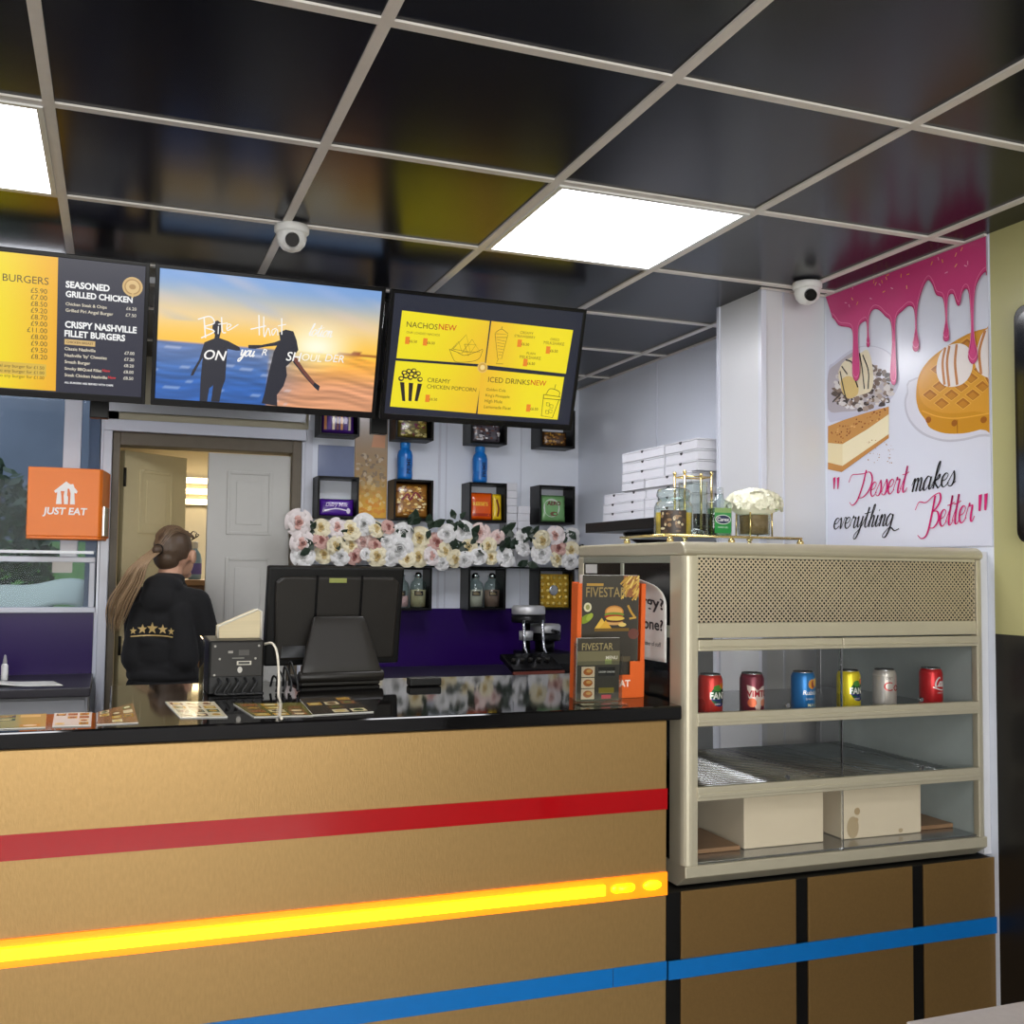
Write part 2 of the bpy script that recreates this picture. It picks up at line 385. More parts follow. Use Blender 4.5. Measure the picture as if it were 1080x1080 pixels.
def cyl_map(cx, cy, r, z0, phi0):
    """wraps (u along circumference, v up) on a cylinder; u = 0 faces angle phi0; u grows to the viewer's right"""
    def f(a, b, h):
        t = phi0 + a / r; return Vector((cx + (r + h) * math.cos(t), cy + (r + h) * math.sin(t), z0 + b))
    return f
def evaluated(o, name, parent, mats):
    dg = bpy.context.evaluated_depsgraph_get(); me = bpy.data.meshes.new_from_object(o.evaluated_get(dg)); me.name = name
    bpy.data.objects.remove(o); me.materials.clear()
    for m in (mats if isinstance(mats, (list, tuple)) else [mats]): me.materials.append(K[m])
    for p in me.polygons: p.use_smooth = True; p.material_index = 0
    return link(name, me, parent)
def blob(name, parts, voxel, mats, parent=None, smooth=4):
    """one continuous skin around tapered limbs ('c', p0, r0, p1, r1) and ellipsoids ('e', centre, radii, euler)"""
    m = M()
    for q in parts:
        if q[0] == 'c':
            p0 = Vector(q[1]); p1 = Vector(q[3]); m.cyl(p0, p1, q[2], q[4], 14)
            m.ell(p0, (q[2],) * 3, 14); m.ell(p1, (q[4],) * 3, 14)
        else: m.ell(q[1], q[2], 18, rot=Euler(q[3]) if len(q) > 3 else None)
    o = m.build(name, mats)
    r = o.modifiers.new('r', 'REMESH'); r.mode = 'VOXEL'; r.voxel_size = voxel; r.use_smooth_shade = True
    if smooth: sm = o.modifiers.new('s', 'SMOOTH'); sm.factor = 0.5; sm.iterations = smooth
    return evaluated(o, name, parent, mats)

# ================================================================== THE SETTING
XR, YB, ZC = 2.36, 5.25, 2.40            # right wall, back wall, ceiling
XL, YF = -2.7, -3.0
structure(M().box((XL, YF, -0.06), (XR + 0.1, YB + 0.05, 0)).build('floor', 'floor'))
structure(M().box((XL, YF, ZC), (XR + 0.1, YB + 0.05, ZC + 0.06)).build('ceiling', 'tile'))
g = M()
GX = [-0.167 + 0.597 * k for k in range(-4, 5)]; GY = [2.43 + 0.605 * k for k in range(-8, 5)]
for x in GX: g.box((x - 0.012, YF + 0.02, ZC - 0.006), (x + 0.012, YB - 0.02, ZC - 0.0005))
for y in GY: g.box((XL + 0.02, y - 0.012, ZC - 0.0055), (XR - 0.01, y + 0.012, ZC - 0.0005))
g.box((XR - 0.016, 2.34, ZC - 0.006), (XR - 0.005, 3.09, ZC - 0.0005)); g.box((2.08, 3.08, ZC - 0.006), (XR - 0.016, 3.09, ZC - 0.0005)); g.box((XR - 0.016, 3.385, ZC - 0.006), (XR - 0.002, YB - 0.02, ZC - 0.0005))
structure(g.build('ceiling_grid', 'tbar'))
# right wall: glossy white cladding beyond, olive yellow over black nearer the door
structure(M().box((XR, 2.335, 0), (XR + 0.08, YB + 0.05, ZC)).build('wall_right', 'wallw'))
structure(M().box((XR, YF, 1.235), (XR + 0.08, 2.335, ZC)).build('wall_right_upper', 'wallgreen'))
structure(M().box((XR, YF, 0), (XR + 0.08, 2.335, 1.235)).build('wall_right_lower', 'wallblack'))
p = M(); p.box((2.095, 3.10, 0), (XR - 0.001, 3.38, ZC - 0.001)); p.mi = 1
p.box((2.088, 3.093, 0), (2.108, 3.113, ZC - 0.002)); p.box((2.180, 3.096, 0), (2.186, 3.10, ZC - 0.002)); p.box((2.088, 3.37, 0), (2.100, 3.387, ZC - 0.002))
structure(p.build('pillar', ['walllt', 'upvc']))
# back wall in pieces around door and window
w = M()
w.box((0.88, YB, 0), (XR, YB + 0.08, ZC)); w.box((-0.07, YB, 2.0), (0.88, YB + 0.08, ZC), 1)
w.box((XL, YB, 0), (-0.085, YB + 0.08, 1.195), 0); w.box((XL, YB, 2.30), (-0.07, YB + 0.08, ZC)); w.box((-0.085, YB, 0), (-0.01, YB + 0.08, 2.30))
w.box((XL, YB, 1.195), (-1.55, YB + 0.08, 2.30))
structure(w.build('wall_back', ['wallw', 'beige']))
j = M()                                         # joints and bright edge strips in the cladding
for x, wd in ((1.56, 0.012), (1.60, 0.006), (2.02, 0.004)): j.box((x, YB - 0.004, 0.92), (x + wd, YB + 0.001, ZC - 0.01))
j.box((0.862, YB - 0.02, 0.92), (0.90, YB + 0.001, 2.09))
for y in (3.72, 4.35): j.box((XR - 0.003, y, 1.0), (XR + 0.001, y + 0.006, ZC - 0.01))
structure(j.build('trim_1', 'upvc'))
structure(M().box((-0.07, YB - 0.03, 2.125), (0.86, YB + 0.001, 2.165)).build('trim_2', 'alu'))
sp = M(); sp.box((0.905, YB - 0.012, 0.905), (XR - 0.002, YB - 0.001, 1.20)); sp.box((-1.55, YB - 0.012, 0.905), (-0.092, YB - 0.001, 1.185))
structure(sp.build('trim_3', 'purple'))
fl = M()                                        # left and front walls, the shopfront openings
fl.box((XL - 0.08, YF, 0), (XL, YB + 0.05, ZC))
structure(fl.build('wall_left', 'walllt'))
fw = M(); fw.box((XL, YF - 0.08, 0), (XR, YF, 0.4)); fw.box((XL, YF - 0.08, 2.3), (XR, YF, ZC))
for a, b in ((XL, -2.3), (-0.75, -0.6), (0.75, 0.9), (1.5, XR)): fw.box((a, YF - 0.08, 0.4), (b, YF, 2.3))
structure(fw.build('wall_front', 'walllt'))
# mirroring glass built as window, sill rail, and the white post beside the door
wf = M(); wy0, wy1 = YB - 0.03, YB + 0.05
wf.box((-1.55, wy0, 1.185), (-0.085, wy1, 1.21)); wf.box((-1.55, wy0, 2.26), (-0.085, wy1, 2.30)); wf.box((-0.245, wy0, 1.44), (-0.17, wy1, 2.26))
wf.box((-1.55, wy0, 1.415), (-0.092, wy1, 1.44)); wf.box((-0.117, wy0, 1.21), (-0.092, wy1, 1.415)); wf.box((-0.99, wy0, 1.21), (-0.94, wy1, 2.26)); wf.box((-1.55, wy0, 1.21), (-1.51, wy1, 2.26))
win = structure(wf.build('window_1', 'upvc', bevel=0.003))
M().box((-1.51, YB + 0.008, 1.21), (-0.09, YB + 0.014, 2.26)).build('pane', 'wpane', win)
M().box((-1.5, YB - 0.045, 1.455), (-0.10, YB - 0.02, 1.468)).build('window_rail', 'alu', win)
# door frame: white surround, brown-grey reveal
df = M(); df.box((-0.075, YB - 0.06, 0), (-0.035, YB - 0.001, 2.03)); df.box((-0.075, YB - 0.06, 2.03), (0.862, YB - 0.001, 2.085)); df.box((0.845, YB - 0.03, 0), (0.862, YB - 0.001, 2.03))
structure(df.build('trim_4', 'upvc', bevel=0.004))
dr = M(); dr.box((-0.034, YB - 0.03, 0), (0.0, YB + 0.10, 2.03)); dr.box((0.80, YB - 0.03, 0), (0.844, YB + 0.10, 2.03)); dr.box((0, YB - 0.03, 1.968), (0.80, YB + 0.10, 2.03))
structure(dr.build('door_frame', 'jamb', bevel=0.003))
def leaf(name, label, loc, rz, hinges, paint):
    Wd, H, T = 0.395, 1.955, 0.036
    m = M(); m.box((0, -T / 2, 0.006), (Wd, T / 2, H))
    o = m.build(name, paint, bevel=0.003); o.location = loc; o.rotation_euler = (0, 0, rz); structure(o); o['label'] = label
    for z0, z1 in ((1.56, 1.87), (0.85, 1.45), (0.12, 0.72)):
        q = M()
        for sd in (-1, 1):
            for (x0, x1, a, b) in ((0.09, 0.105, z0, z1), (0.29, 0.305, z0, z1), (0.105, 0.29, z0, z0 + 0.015), (0.105, 0.29, z1 - 0.015, z1)):
                q.box((x0, sd * T / 2, a), (x1, sd * (T / 2 + 0.006), b))
            q.box((0.135, sd * T / 2, z0 + 0.05), (0.26, sd * (T / 2 + 0.004), z1 - 0.05))
        q.build('moulded_panel', paint, o, bevel=0.002)
    if hinges:
        for z in (1.78, 0.98, 0.2):
            M().cyl((-0.002, -T / 2 - 0.004, z), (-0.002, -T / 2 - 0.004, z + 0.09), 0.007, seg=10).build('hinge', 'charcoal', o)
    return o
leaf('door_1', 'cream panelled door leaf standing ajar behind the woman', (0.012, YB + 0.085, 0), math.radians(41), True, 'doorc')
leaf('door_2', 'white panelled door leaf nearly shut behind the monitor', (0.402, YB + 0.02, 0), 0, False, 'doorw')

# ------------------------------------------------------------------ the kitchen beyond the door
structure(M().box((-0.3, YB + 0.05, -0.06), (2.4, 8.3, -0.001)).build('kitchen_floor', 'floor'))
kw = M(); kw.box((-0.08, YB + 0.08, 0), (-0.03, 8.3, 2.3)); kw.box((2.3, YB + 0.08, 0), (2.36, 8.3, 2.3)); kw.box((-0.08, 8.2, 0), (2.36, 8.3, 2.3)); kw.box((-0.08, YB + 0.08, 2.3), (2.36, 8.3, 2.36))
structure(kw.build('kitchen_wall', 'cream'))
st = None
for k, (z, lb) in enumerate(((2.045, 'topmost warm strip light on the kitchen wall seen past the ajar door'), (1.965, 'warm strip light between two others on the kitchen wall'), (1.885, 'lowest warm strip light on the kitchen wall beyond the doorway'))):
    if st is None:
        st = thing('strip_light', lb, 'light', (0.62, 8.2, z), 0, 'kitchen strip lights')
        M().box((-0.4, -0.05, -0.02), (0.4, -0.001, 0.022)).build('housing', 'white', st)
        M().cyl((-0.37, -0.07, 0), (0.37, -0.07, 0), 0.018, seg=12).build('tube', 'warmled', st)
    else: dup(st, (0.62, 8.2, z), label=lb)
area('kitchen_fill_light', (0.9, 7.0, 2.26), (0, 0, 0), 1.2, 0.4, 38, (1.0, 0.88, 0.68))  # added fill without a fixture, brightens the kitchen beyond the door
ku = thing('kitchen_unit', 'brown wooden kitchen unit seen through the gap beside the door', 'cabinet', (0.62, 6.15, 0))
M().box((-0.28, -0.2, 0), (0.28, 0.2, 1.30)).build('body', 'woodd', ku, bevel=0.004)
M().box((-0.30, -0.22, 1.30), (0.30, 0.22, 1.33)).build('worktop', 'wood', ku, bevel=0.003)
for x in (-0.14, 0.14): M().box((x - 0.13, -0.215, 0.1), (x + 0.13, -0.201, 1.26)).build('door', 'wood', ku, bevel=0.003)
cb = thing('spray_bottle', 'pale blue cleaning bottle on the wooden kitchen unit', 'bottle', (0.405, 6.05, 1.331))
M().lathe([(0, 0), (0.034, 0.001), (0.036, 0.02), (0.036, 0.11), (0.03, 0.14), (0.014, 0.165), (0.014, 0.18), (0, 0.18)], seg=20).build('body', mat('pale_blue_plastic', (150, 186, 216), 0.35), cb)
M().lathe([(0.0145, 0.172), (0.016, 0.175), (0.016, 0.205), (0.01, 0.21), (0, 0.21)], seg=16).build('cap', 'white', cb)
M().lathe([(0.0365, 0.03), (0.0368, 0.035), (0.0368, 0.085), (0.0365, 0.09)], seg=20).build('label', mat('violet_label', (110, 100, 190), 0.4), cb)

# ------------------------------------------------------------------ made-up yard standing in for the street reflected in the back glass
structure(M().box((-6, YB + 0.1, -0.1), (-0.09, 11.0, 0.0)).build('ground', 'grassm'))
structure(M().box((-6, 10.6, 0), (-0.09, 10.9, 6)).build('backdrop_wall', 'bluewall'))  # added backdrop that shades the bright sky behind the glass
structure(M().box((-0.14, YB + 0.09, 0), (-0.09, 10.6, 6)).build('exterior_wall_side', 'bluewall'))
def leaves(name, label, cx, cy, cz, rx, ry, rz, n, size, m, seed):
    r = random.Random(seed); q = M()
    for _ in range(n):
        th = r.uniform(0, 2 * PI); ph = math.acos(r.uniform(-1, 1)); k = r.uniform(0.55, 1) ** 0.5
        c = Vector((cx + rx * k * math.sin(ph) * math.cos(th), cy + ry * k * math.sin(ph) * math.sin(th), max(0.02, cz + rz * k * math.cos(ph))))
        d = Vector((r.uniform(-1, 1), r.uniform(-1, 1), r.uniform(-1, 1))).normalized(); u = d.orthogonal().normalized(); s = size * r.uniform(0.6, 1.3)
        q.face([c - d * s, c + u * s * 0.4 , c + d * s, c - u * s * 0.4])
    o = q.build(name, m, recalc=False); return o
for k, (x, y, z, rx, rz, n) in enumerate(((-0.90, 7.2, 1.35, 0.55, 0.75, 2600), (-2.3, 7.4, 1.5, 0.7, 1.0, 2200))):
    t = thing('reflection_shrub', ('leafy dark shrub standing for a reflection in the window left of the orange box', 'leafy dark shrub standing for a reflection further left in the back window')[k], 'shrub', (x, y, 0), 0, 'shrubs standing for reflections in the back window')
    o = leaves('foliage', '', 0, 0, z, rx, 0.45, rz, n, 0.055, 'foliage', 11 + k); o.parent = t; o['kind'] = 'stuff'
    M().cyl((0, 0, 0), (0, 0, z), 0.05, 0.03).build('trunk', 'woodd', t)
cn = thing('reflection_canopy', 'pale green sheet canopy standing for a reflection below the orange box', 'canopy', (-0.55, 6.0, 0))
q = M(); q.grid(lambda a, b: Vector((-0.20 + 0.60 * a, -0.4 + 0.8 * b, 1.13 + 0.05 * math.sin(PI * min(1, a * 0.8)) + 0.11 * b + .04 * a + 0.015 * math.sin(9 * a))), 14, 10)
o = q.build('sheet', 'canopy', cn); sm = o.modifiers.new('solid', 'SOLIDIFY'); sm.thickness = 0.012
for x, y, z in ((-0.19, -0.38, 1.12), (0.39, -0.38, 1.16), (-0.19, 0.38, 1.22), (0.39, 0.38, 1.26)): M().cyl((x, y, 0), (x, y, z), 0.015).build('post', 'alu', cn)
bk = thing('reflection_bank', 'light green grass bank standing for a reflection in the lower window pane', 'grass', (-1.2, 9.2, 0))
bk['kind'] = 'stuff'
M().prism([(-1.0, 0), (1.2, 0), (1.2, 1.62), (0.6, 1.5)], 'x', -2.5, 1.05).build('turf', 'grassm', bk)

# ================================================================== CEILING FITTINGS
cl = None
spots = [(1, 0, 'square ceiling light panel lit bright right of the middle menu screen'), (-2, 0, 'lit ceiling panel cut by the left edge of the photo'),
         (1, 2, 'lit ceiling panel half hidden above the right menu screen'), (-2, 2, 'lit ceiling panel half hidden above the left menu screen'),
         (1, -4, None), (-2, -4, None), (1, -6, None), (-2, -6, None), (1, -8, None), (-2, -8, None)]
for ix, iy, lb in spots:
    x = -0.167 + 0.597 * (ix + 1) + 0.2985 if ix > 0 else -0.167 - 0.2985
    y = 2.43 + 0.605 * iy + 0.3025
    if cl is None:
        cl = thing('ceiling_light', lb, 'light', (x, y, ZC - 0.001), 0, 'square ceiling light panels')
        f = M(); a, b, c, d = 0.286, 0.29, 0.272, 0.276
        f.box((-a, -b, -0.009), (-c, b, -0.0005)); f.box((c, -b, -0.009), (a, b, -0.0005)); f.box((-c, -b, -0.009), (c, -d, -0.0005)); f.box((-c, d, -0.009), (c, b, -0.0005))
        f.build('frame', 'white', cl)
        M().box((-c, -d, -0.006), (c, d, -0.001)).build('diffuser', 'led', cl)
    else:
        n = dup(cl, (x, y, ZC - 0.001), label=lb or 'ceiling light panel above the customer side of the counter')
def dome_camera(loc, rz, label):
    t = thing('security_camera', label, 'camera', loc, rz, 'dome cameras under the ceiling')
    M().lathe([(0, -0.0005), (0.047, -0.001), (0.05, -0.006), (0.05, -0.02), (0.044, -0.026), (0, -0.026)], seg=28).build('base', 'white', t)
    e = M().lathe([(0.042, -0.024), (0.043, -0.04), (0.038, -0.056), (0.026, -0.07), (0.012, -0.076), (0, -0.077)], seg=28).build('dome', 'white', t)
    M().cyl((0, -0.030, -0.048), (0, -0.050, -0.058), 0.021, 0.019, 20).build('lens', 'camlens', t)
    return t
cA = atZ(308, 236, ZC); cB = atZ(850, 298, ZC)
dome_camera((cA.x, cA.y, ZC - 0.006), -0.1, 'white dome camera under the ceiling above the beach menu screen')
dome_camera((cB.x - 0.01, cB.y - 0.02, ZC - 0.006), -0.35, 'white dome camera at the ceiling corner beside the dessert poster')

# ================================================================== MENU SCREENS
TILT = math.radians(17)
def menu_screen(x0, x1, label):
    """front face leans forward; returns the thing and its plane"""
    w = x1 - x0; H = 0.445
    zb = at(280, 434, 3.54).z; yb = 3.545
    t = thing('menu_screen', label, 'screen', ((x0 + x1) / 2, yb, zb), 0, 'menu screens hanging over the counter')
    U = Vector((1, 0, 0)); Vv = Vector((0, -math.sin(TILT), math.cos(TILT))); Nn = Vector((0, -math.cos(TILT), -math.sin(TILT)))
    X = Matrix(((1, 0, 0, 0), (0, -Nn.y, Vv.y, 0), (0, -Nn.z, Vv.z, 0), (0, 0, 0, 1)))
    m = M(); m.box((-w / 2 + 0.004, 0, 0), (w / 2 - 0.004, 0.028, H)); m.box((-w / 2 + 0.12, 0.028, 0.06), (w / 2 - 0.12, 0.055, H - 0.08))
    m.build('casing', 'black', t, bevel=0.004, xf=X)
    b = M(); e = 0.013
    for q in (((-w / 2 + 0.004, -0.004, 0), (-w / 2 + 0.004 + e, 0.001, H)), ((w / 2 - 0.004 - e, -0.004, 0), (w / 2 - 0.004, 0.001, H)), ((-w / 2 + e, -0.004, 0), (w / 2 - e, 0.001, 0.022)), ((-w / 2 + e, -0.004, H - e), (w / 2 - e, 0.001, H))): b.box(*q)
    b.build('bezel', 'blackg', t, bevel=0.0015, xf=X)
    br = M(); br.box((-0.06, 0.056, 0.12), (0.06, 0.075, 0.30))
    br.build('mount_plate', 'alu', t, xf=X)
    P0 = Vector(t.location); 
    def uv(px, py):
        d = atP(px, py, P0, Nn) - P0; return (d.x, d.dot(Vv))
    f = lambda a, b, h: U * a + Vv * b + Nn * (h + 0.0012)
    return t, uv, f, w, H
# ---- beach screen
t, uv, f, w, H = menu_screen(at(160, 350, 3.5).x, at(402, 370, 3.5).x - 0.004, 'hanging screen with a beach sunset and two silhouettes, middle of the row of screens')
A = Art(f)
def mixc(a, b, k): k = max(0, min(1, k)); k = k * k * (3 - 2 * k); return tuple(a[i] * (1 - k) + b[i] * k for i in range(3))
rr = random.Random(3); ph = [rr.uniform(0, 6) for _ in range(12)]
def beach(s, v):
    sun = (0.71, 0.50); d = math.hypot((s - sun[0]) * 1.1, (v - sun[1]) * 1.0)
    if v > 0.45:
        k = (v - 0.45) / 0.55
        c = mixc((250, 205, 90), (240, 208, 150), k * 2.2); c = mixc(c, (120, 160, 215), (k - 0.35) * 1.6)
        c = mixc((255, 190, 60), c, 0.25 + 1.6 * k + 0.2 * abs(s - 0.5))
        n = math.sin(9 * s + ph[0] + 3 * v) * math.sin(17 * v + ph[1] + 2 * s) + 0.5 * math.sin(23 * s + 31 * v + ph[2])
        if k > 0.3: c = mixc(c, (228, 200, 190) if n > 0.35 else (160, 178, 218), 0.30 * abs(n))
        if s > 0.72 and v < 0.455 + 0.07 * (s - 0.6) + 0.008 * math.sin(30 * s): c = (150, 74, 30)
        c = mixc((255, 252, 225), c, d * 3.6)
    else:
        k = (0.45 - v) / 0.45
        cl_ = mixc((95, 120, 170), (36, 92, 170), k * 1.3); cr_ = mixc((255, 178, 60), (214, 150, 110), k * 1.5)
        wv = math.sin(70 * v + 5 * math.sin(4 * s + ph[3]) + 2 * math.sin(13 * s + ph[6]) + ph[4]) * math.sin(9 * s + 30 * v + ph[7]) + 0.6 * math.sin(120 * v + 9 * s + 2 * math.sin(21 * s) + ph[5])
        c = mixc(cl_, cr_, (s - 0.36 + 0.25 * k * (-1 if s < 0.5 else 1)) * 1.9)
        c = tuple(x * (1 + 0.13 * wv) for x in c)
        if wv > 1.15 and s < 0.6: c = mixc(c, (205, 205, 220), 0.5)
        c = mixc((255, 240, 170), c, d * 4.0)
    return c
BO = lambda x, y: uv(160 + x * 250 / 1080, 280 + y * 165 / 713)
A.quad([(-w / 2 + 0.016, 0.022), (w / 2 - 0.016, 0.022), (w / 2 - 0.016, H - 0.012), (-w / 2 + 0.016, H - 0.012)], beach, 72, 54, 0)
ink = (24, 26, 42)
man = [(218, 618), (222, 520), (232, 420), (205, 470), (190, 500), (176, 503), (185, 480), (215, 430), (240, 350), (285, 332), (288, 318), (276, 285), (280, 258), (300, 250), (316, 262), (316, 300), (308, 330), (350, 345), (400, 372), (405, 388), (385, 388), (345, 380), (340, 440), (335, 520), (320, 560), (308, 622), (270, 620), (280, 545), (262, 560), (252, 620)]
A.poly([BO(*p_) for p_ in man], ink, 1)
wom = [(500, 628), (515, 575), (530, 500), (545, 440), (555, 395), (570, 365), (520, 370), (470, 380), (440, 378), (440, 362), (500, 362), (560, 350), (585, 340), (580, 305), (610, 292), (645, 300), (660, 340), (668, 385), (650, 410), (690, 470), (740, 530), (766, 550), (760, 572), (745, 560), (690, 500), (640, 435), (612, 460), (616, 500), (600, 550), (570, 590), (572, 640)]
A.poly([BO(*p_) for p_ in wom], ink, 1)
A.poly([BO(*p_) for p_ in ((640, 425), (655, 412), (692, 470), (742, 532), (735, 545), (690, 492))], (110, 60, 50), 2)
wh = (245, 243, 240)
GL = {  # script letters: strokes in x-height units, advance
    'e': ([[(0, .45), (.33, .55), (.45, .85), (.27, 1.0), (.07, .75), (.08, .25), (.3, 0), (.6, .28)]], .52),
    's': ([[(-.02, .2), (.28, .98), (.33, 1.0), (.45, .5), (.38, .08), (.2, 0), (.04, .14)], [(.38, .08), (.6, .28)]], .54),
    'r': ([[(0, .25), (.17, .98), (.2, 1.08), (.25, .9), (.44, .93), (.42, .5), (.44, .1), (.56, 0), (.7, .28)]], .62),
    't': ([[(0, .25), (.25, 1.1), (.32, 1.75), (.24, .6), (.27, .1), (.42, 0), (.6, .28)], [(.0, 1.2), (.28, 1.22), (.55, 1.32)]], .50),
    'm': ([[(0, .5), (.12, .98), (.18, .85), (.15, 0)], [(.15, .4), (.33, .98), (.45, .82), (.42, 0)], [(.42, .4), (.6, .98), (.72, .8), (.70, .15), (.8, 0), (.97, .28)]], .92),
    'a': ([[(.5, .85), (.27, 1.0), (.06, .6), (.09, .1), (.25, 0), (.45, .4), (.52, .95), (.5, .2), (.6, 0), (.77, .28)]], .70),
    'k': ([[(0, .25), (.3, 1.3), (.33, 1.95), (.2, 1.6), (.14, 0)], [(.14, .4), (.42, 1.0), (.46, .75), (.2, .5), (.44, .1), (.55, 0), (.72, .28)]], .66),
    'v': ([[(0, .8), (.1, 1.0), (.18, .6), (.25, 0), (.4, .5), (.48, 1.0), (.66, .9)]], .58),
    'y': ([[(0, .8), (.1, 1), (.12, .3), (.25, .05), (.42, .5), (.5, 1.0), (.44, -.2), (.25, -.9), (.05, -.95), (.05, -.6), (.35, -.2), (.65, .28)]], .60),
    'h': ([[(0, .25), (.3, 1.3), (.34, 1.9), (.22, 1.7), (.14, 0)], [(.14, .4), (.34, .98), (.46, .8), (.43, .15), (.53, 0), (.7, .28)]], .64),
    'i': ([[(0, .25), (.14, .98), (.11, .2), (.22, 0), (.4, .28)], [(.14, 1.34), (.19, 1.46)]], .34),
    'n': ([[(0, .5), (.12, .98), (.17, .85), (.14, 0)], [(.14, .4), (.34, .98), (.46, .8), (.43, .15), (.53, 0), (.7, .28)]], .64),
    'g': ([[(.47, .85), (.26, 1), (.06, .6), (.09, .12), (.25, .02), (.42, .4), (.5, .95), (.47, -.2), (.25, -.95), (.0, -.9), (.12, -.5), (.5, -.15), (.95, -.45), (1.3, -.3)]], .70),
    'o': ([[(.3, 1), (.06, .6), (.1, .08), (.3, 0), (.48, .4), (.45, .9), (.3, 1), (.62, .9)]], .56),
    'u': ([[(0, .8), (.08, 1), (.08, .2), (.25, 0), (.42, .4), (.48, 1), (.46, .2), (.56, 0), (.7, .28)]], .64),
    'l': ([[(0, .25), (.28, 1.3), (.33, 1.9), (.2, 1.7), (.14, .2), (.25, 0), (.42, .28)]], .34),
    'c': ([[(.42, .85), (.27, 1.0), (.06, .6), (.09, .15), (.28, 0), (.55, .3)]], .52),
    'C': ([[(.9, 1.5), (.75, 1.85), (.35, 1.5), (.1, .8), (.25, .1), (.6, 0), (.95, .4)]], .9),
    'R': ([[(.2, 1.8), (.2, 0)], [(-.1, 1.5), (.4, 1.9), (.75, 1.5), (.4, 1.0), (.8, 0), (1.0, .2)]], .95),
    'D': ([[(.62, 1.95), (.5, .9), (.22, -.1), (-.2, -.45), (-.55, -.2)], [(-.95, 1.25), (-.75, 1.75), (-.2, 1.75), (.35, 1.72), (1.0, 1.75), (1.35, 1.2), (1.2, .5), (.75, .05), (.25, .02)]], 1.35),
    'B': ([[(.62, 1.95), (.5, .8), (.3, -.3), (-.1, -.55), (-.5, -.3)], [(-.95, 1.3), (-.7, 1.75), (-.1, 1.65), (.45, 1.95), (.95, 2.05), (1.08, 1.6), (.8, 1.15), (.5, 1.02), (.95, .95), (1.12, .45), (.8, .02), (.35, .05)]], 1.20),
    ' ': ([], .4)}
def script(A, s, p, xh, wd, c, lay=3, slant=0.30, ang=0.0, pen=0.62, sx=1.0):
    x = 0; ca, sa = math.cos(ang), math.sin(ang)
    for ch in s:
        st_, adv = GL[ch]
        for q in st_:
            pts = []
            for a, b in q:
                X_, Y_ = (x + a + slant * b) * xh * sx, b * xh
                pts.append((p[0] + X_ * ca - Y_ * sa, p[1] + X_ * sa + Y_ * ca))
            A.stroke(pts, wd, c, lay, smooth=6, pen=pen)
        x += adv
    return x * xh * sx
def hand(s, x0, y0, xh, sx=1.0, wd=0.004, c=wh, lay=3): script(A, s, BO(x0, y0), xh, wd, c, lay, 0.25, pen=0.3, sx=sx)
A.stroke([BO(*q) for q in ((238, 235), (245, 330))], .004, wh, 3); A.stroke([BO(*q) for q in ((210, 245), (265, 232), (285, 262), (240, 280), (285, 300), (225, 330))], .004, wh, 3)
A.stroke([BO(*q) for q in ((304, 276), (302, 312))], .003, wh, 3); A.stroke([BO(*q) for q in ((318, 235), (322, 300), (338, 306))], .004, wh, 3); A.stroke([BO(*q) for q in ((302, 268), (345, 262))], .003, wh, 3); A.stroke([BO(*q) for q in ((342, 290), (362, 272), (345, 268), (346, 296), (395, 268))], .003, wh, 3)
A.stroke([BO(*q) for q in ((488, 225), (490, 318))], .004, wh, 3); A.stroke([BO(*q) for q in ((450, 290), (520, 275))], .004, wh, 3); A.stroke([BO(*q) for q in ((510, 232), (512, 325), (530, 285), (540, 320))], .0035, wh, 3)
A.stroke([BO(*q) for q in ((568, 285), (548, 295), (552, 318), (570, 290), (575, 318))], .003, wh, 3); A.stroke([BO(*q) for q in ((592, 240), (592, 315))], .004, wh, 3); A.stroke([BO(*q) for q in ((575, 275), (612, 268))], .003, wh, 3)
hand('lotion', 712, 318, .021, 1.25, .0035)
A.txt('ON', BO(232, 425), None, wh, 3, width=BO(330, 425)[0] - BO(232, 425)[0], bold=.015, shear=.25)
hand('you', 400, 410, .019, 1.3, .005); A.txt('R', BO(500, 408), .03, wh, 3, shear=.3, bold=.01)
A.txt('SH', BO(610, 432), .042, wh, 3, bold=.01, shear=.2); A.txt('OUL', BO(680, 432), .034, (255, 250, 235), 3, shear=.2); A.txt('DER', BO(788, 436), .036, wh, 3, shear=.2)
A.build('display', 'SCR', t)
# ---- nachos screen
t, uv, f, w, H = menu_screen(at(404, 380, 3.5).x, at(610, 395, 3.5).x - 0.003, 'hanging yellow menu screen for nachos and iced drinks, rightmost of the row of screens')
A = Art(f); NB = lambda x, y: uv(400 + x * 220 / 1080, 310 + y * 150 / 736)
A.rect(-w / 2 + 0.016, 0.022, w / 2 - 0.016, H - 0.012, (20, 26, 46), 0)
ylw = lambda a, b: mixc((238, 222, 22), (236, 176, 44), a * 0.75 - 0.2 + 0.15 * (1 - b))
for i, q in enumerate(([(88, 332), (545, 365), (572, 140), (118, 85)], [(550, 368), (965, 413), (1003, 187), (580, 140)], [(55, 582), (500, 618), (535, 378), (85, 345)], [(508, 620), (922, 650), (957, 430), (527, 388)])):
    fn = ylw if i % 2 == 0 else (lambda a, b: mixc((236, 184, 42), (240, 220, 26), a * 1.3 + 0.15))
    A.quad([NB(*p_) for p_ in q], fn, 10, 6, 1)
def nt(s, x0, y0, x1, c=(70, 52, 20), bold=0.0, lay=3, hs=1.0): a = NB(x0, y0); b = NB(x1, y0 + (x1 - x0) * 0.075); A.txt(s, a, None, c, lay, width=b[0] - a[0], bold=bold, hs=hs)
rd = (200, 70, 20)
nt('NACHOS', 140, 170, 300); nt('NEW', 306, 183, 398, rd, .01); nt('OUR LOADED NACHOS', 140, 203, 312, (120, 90, 30))
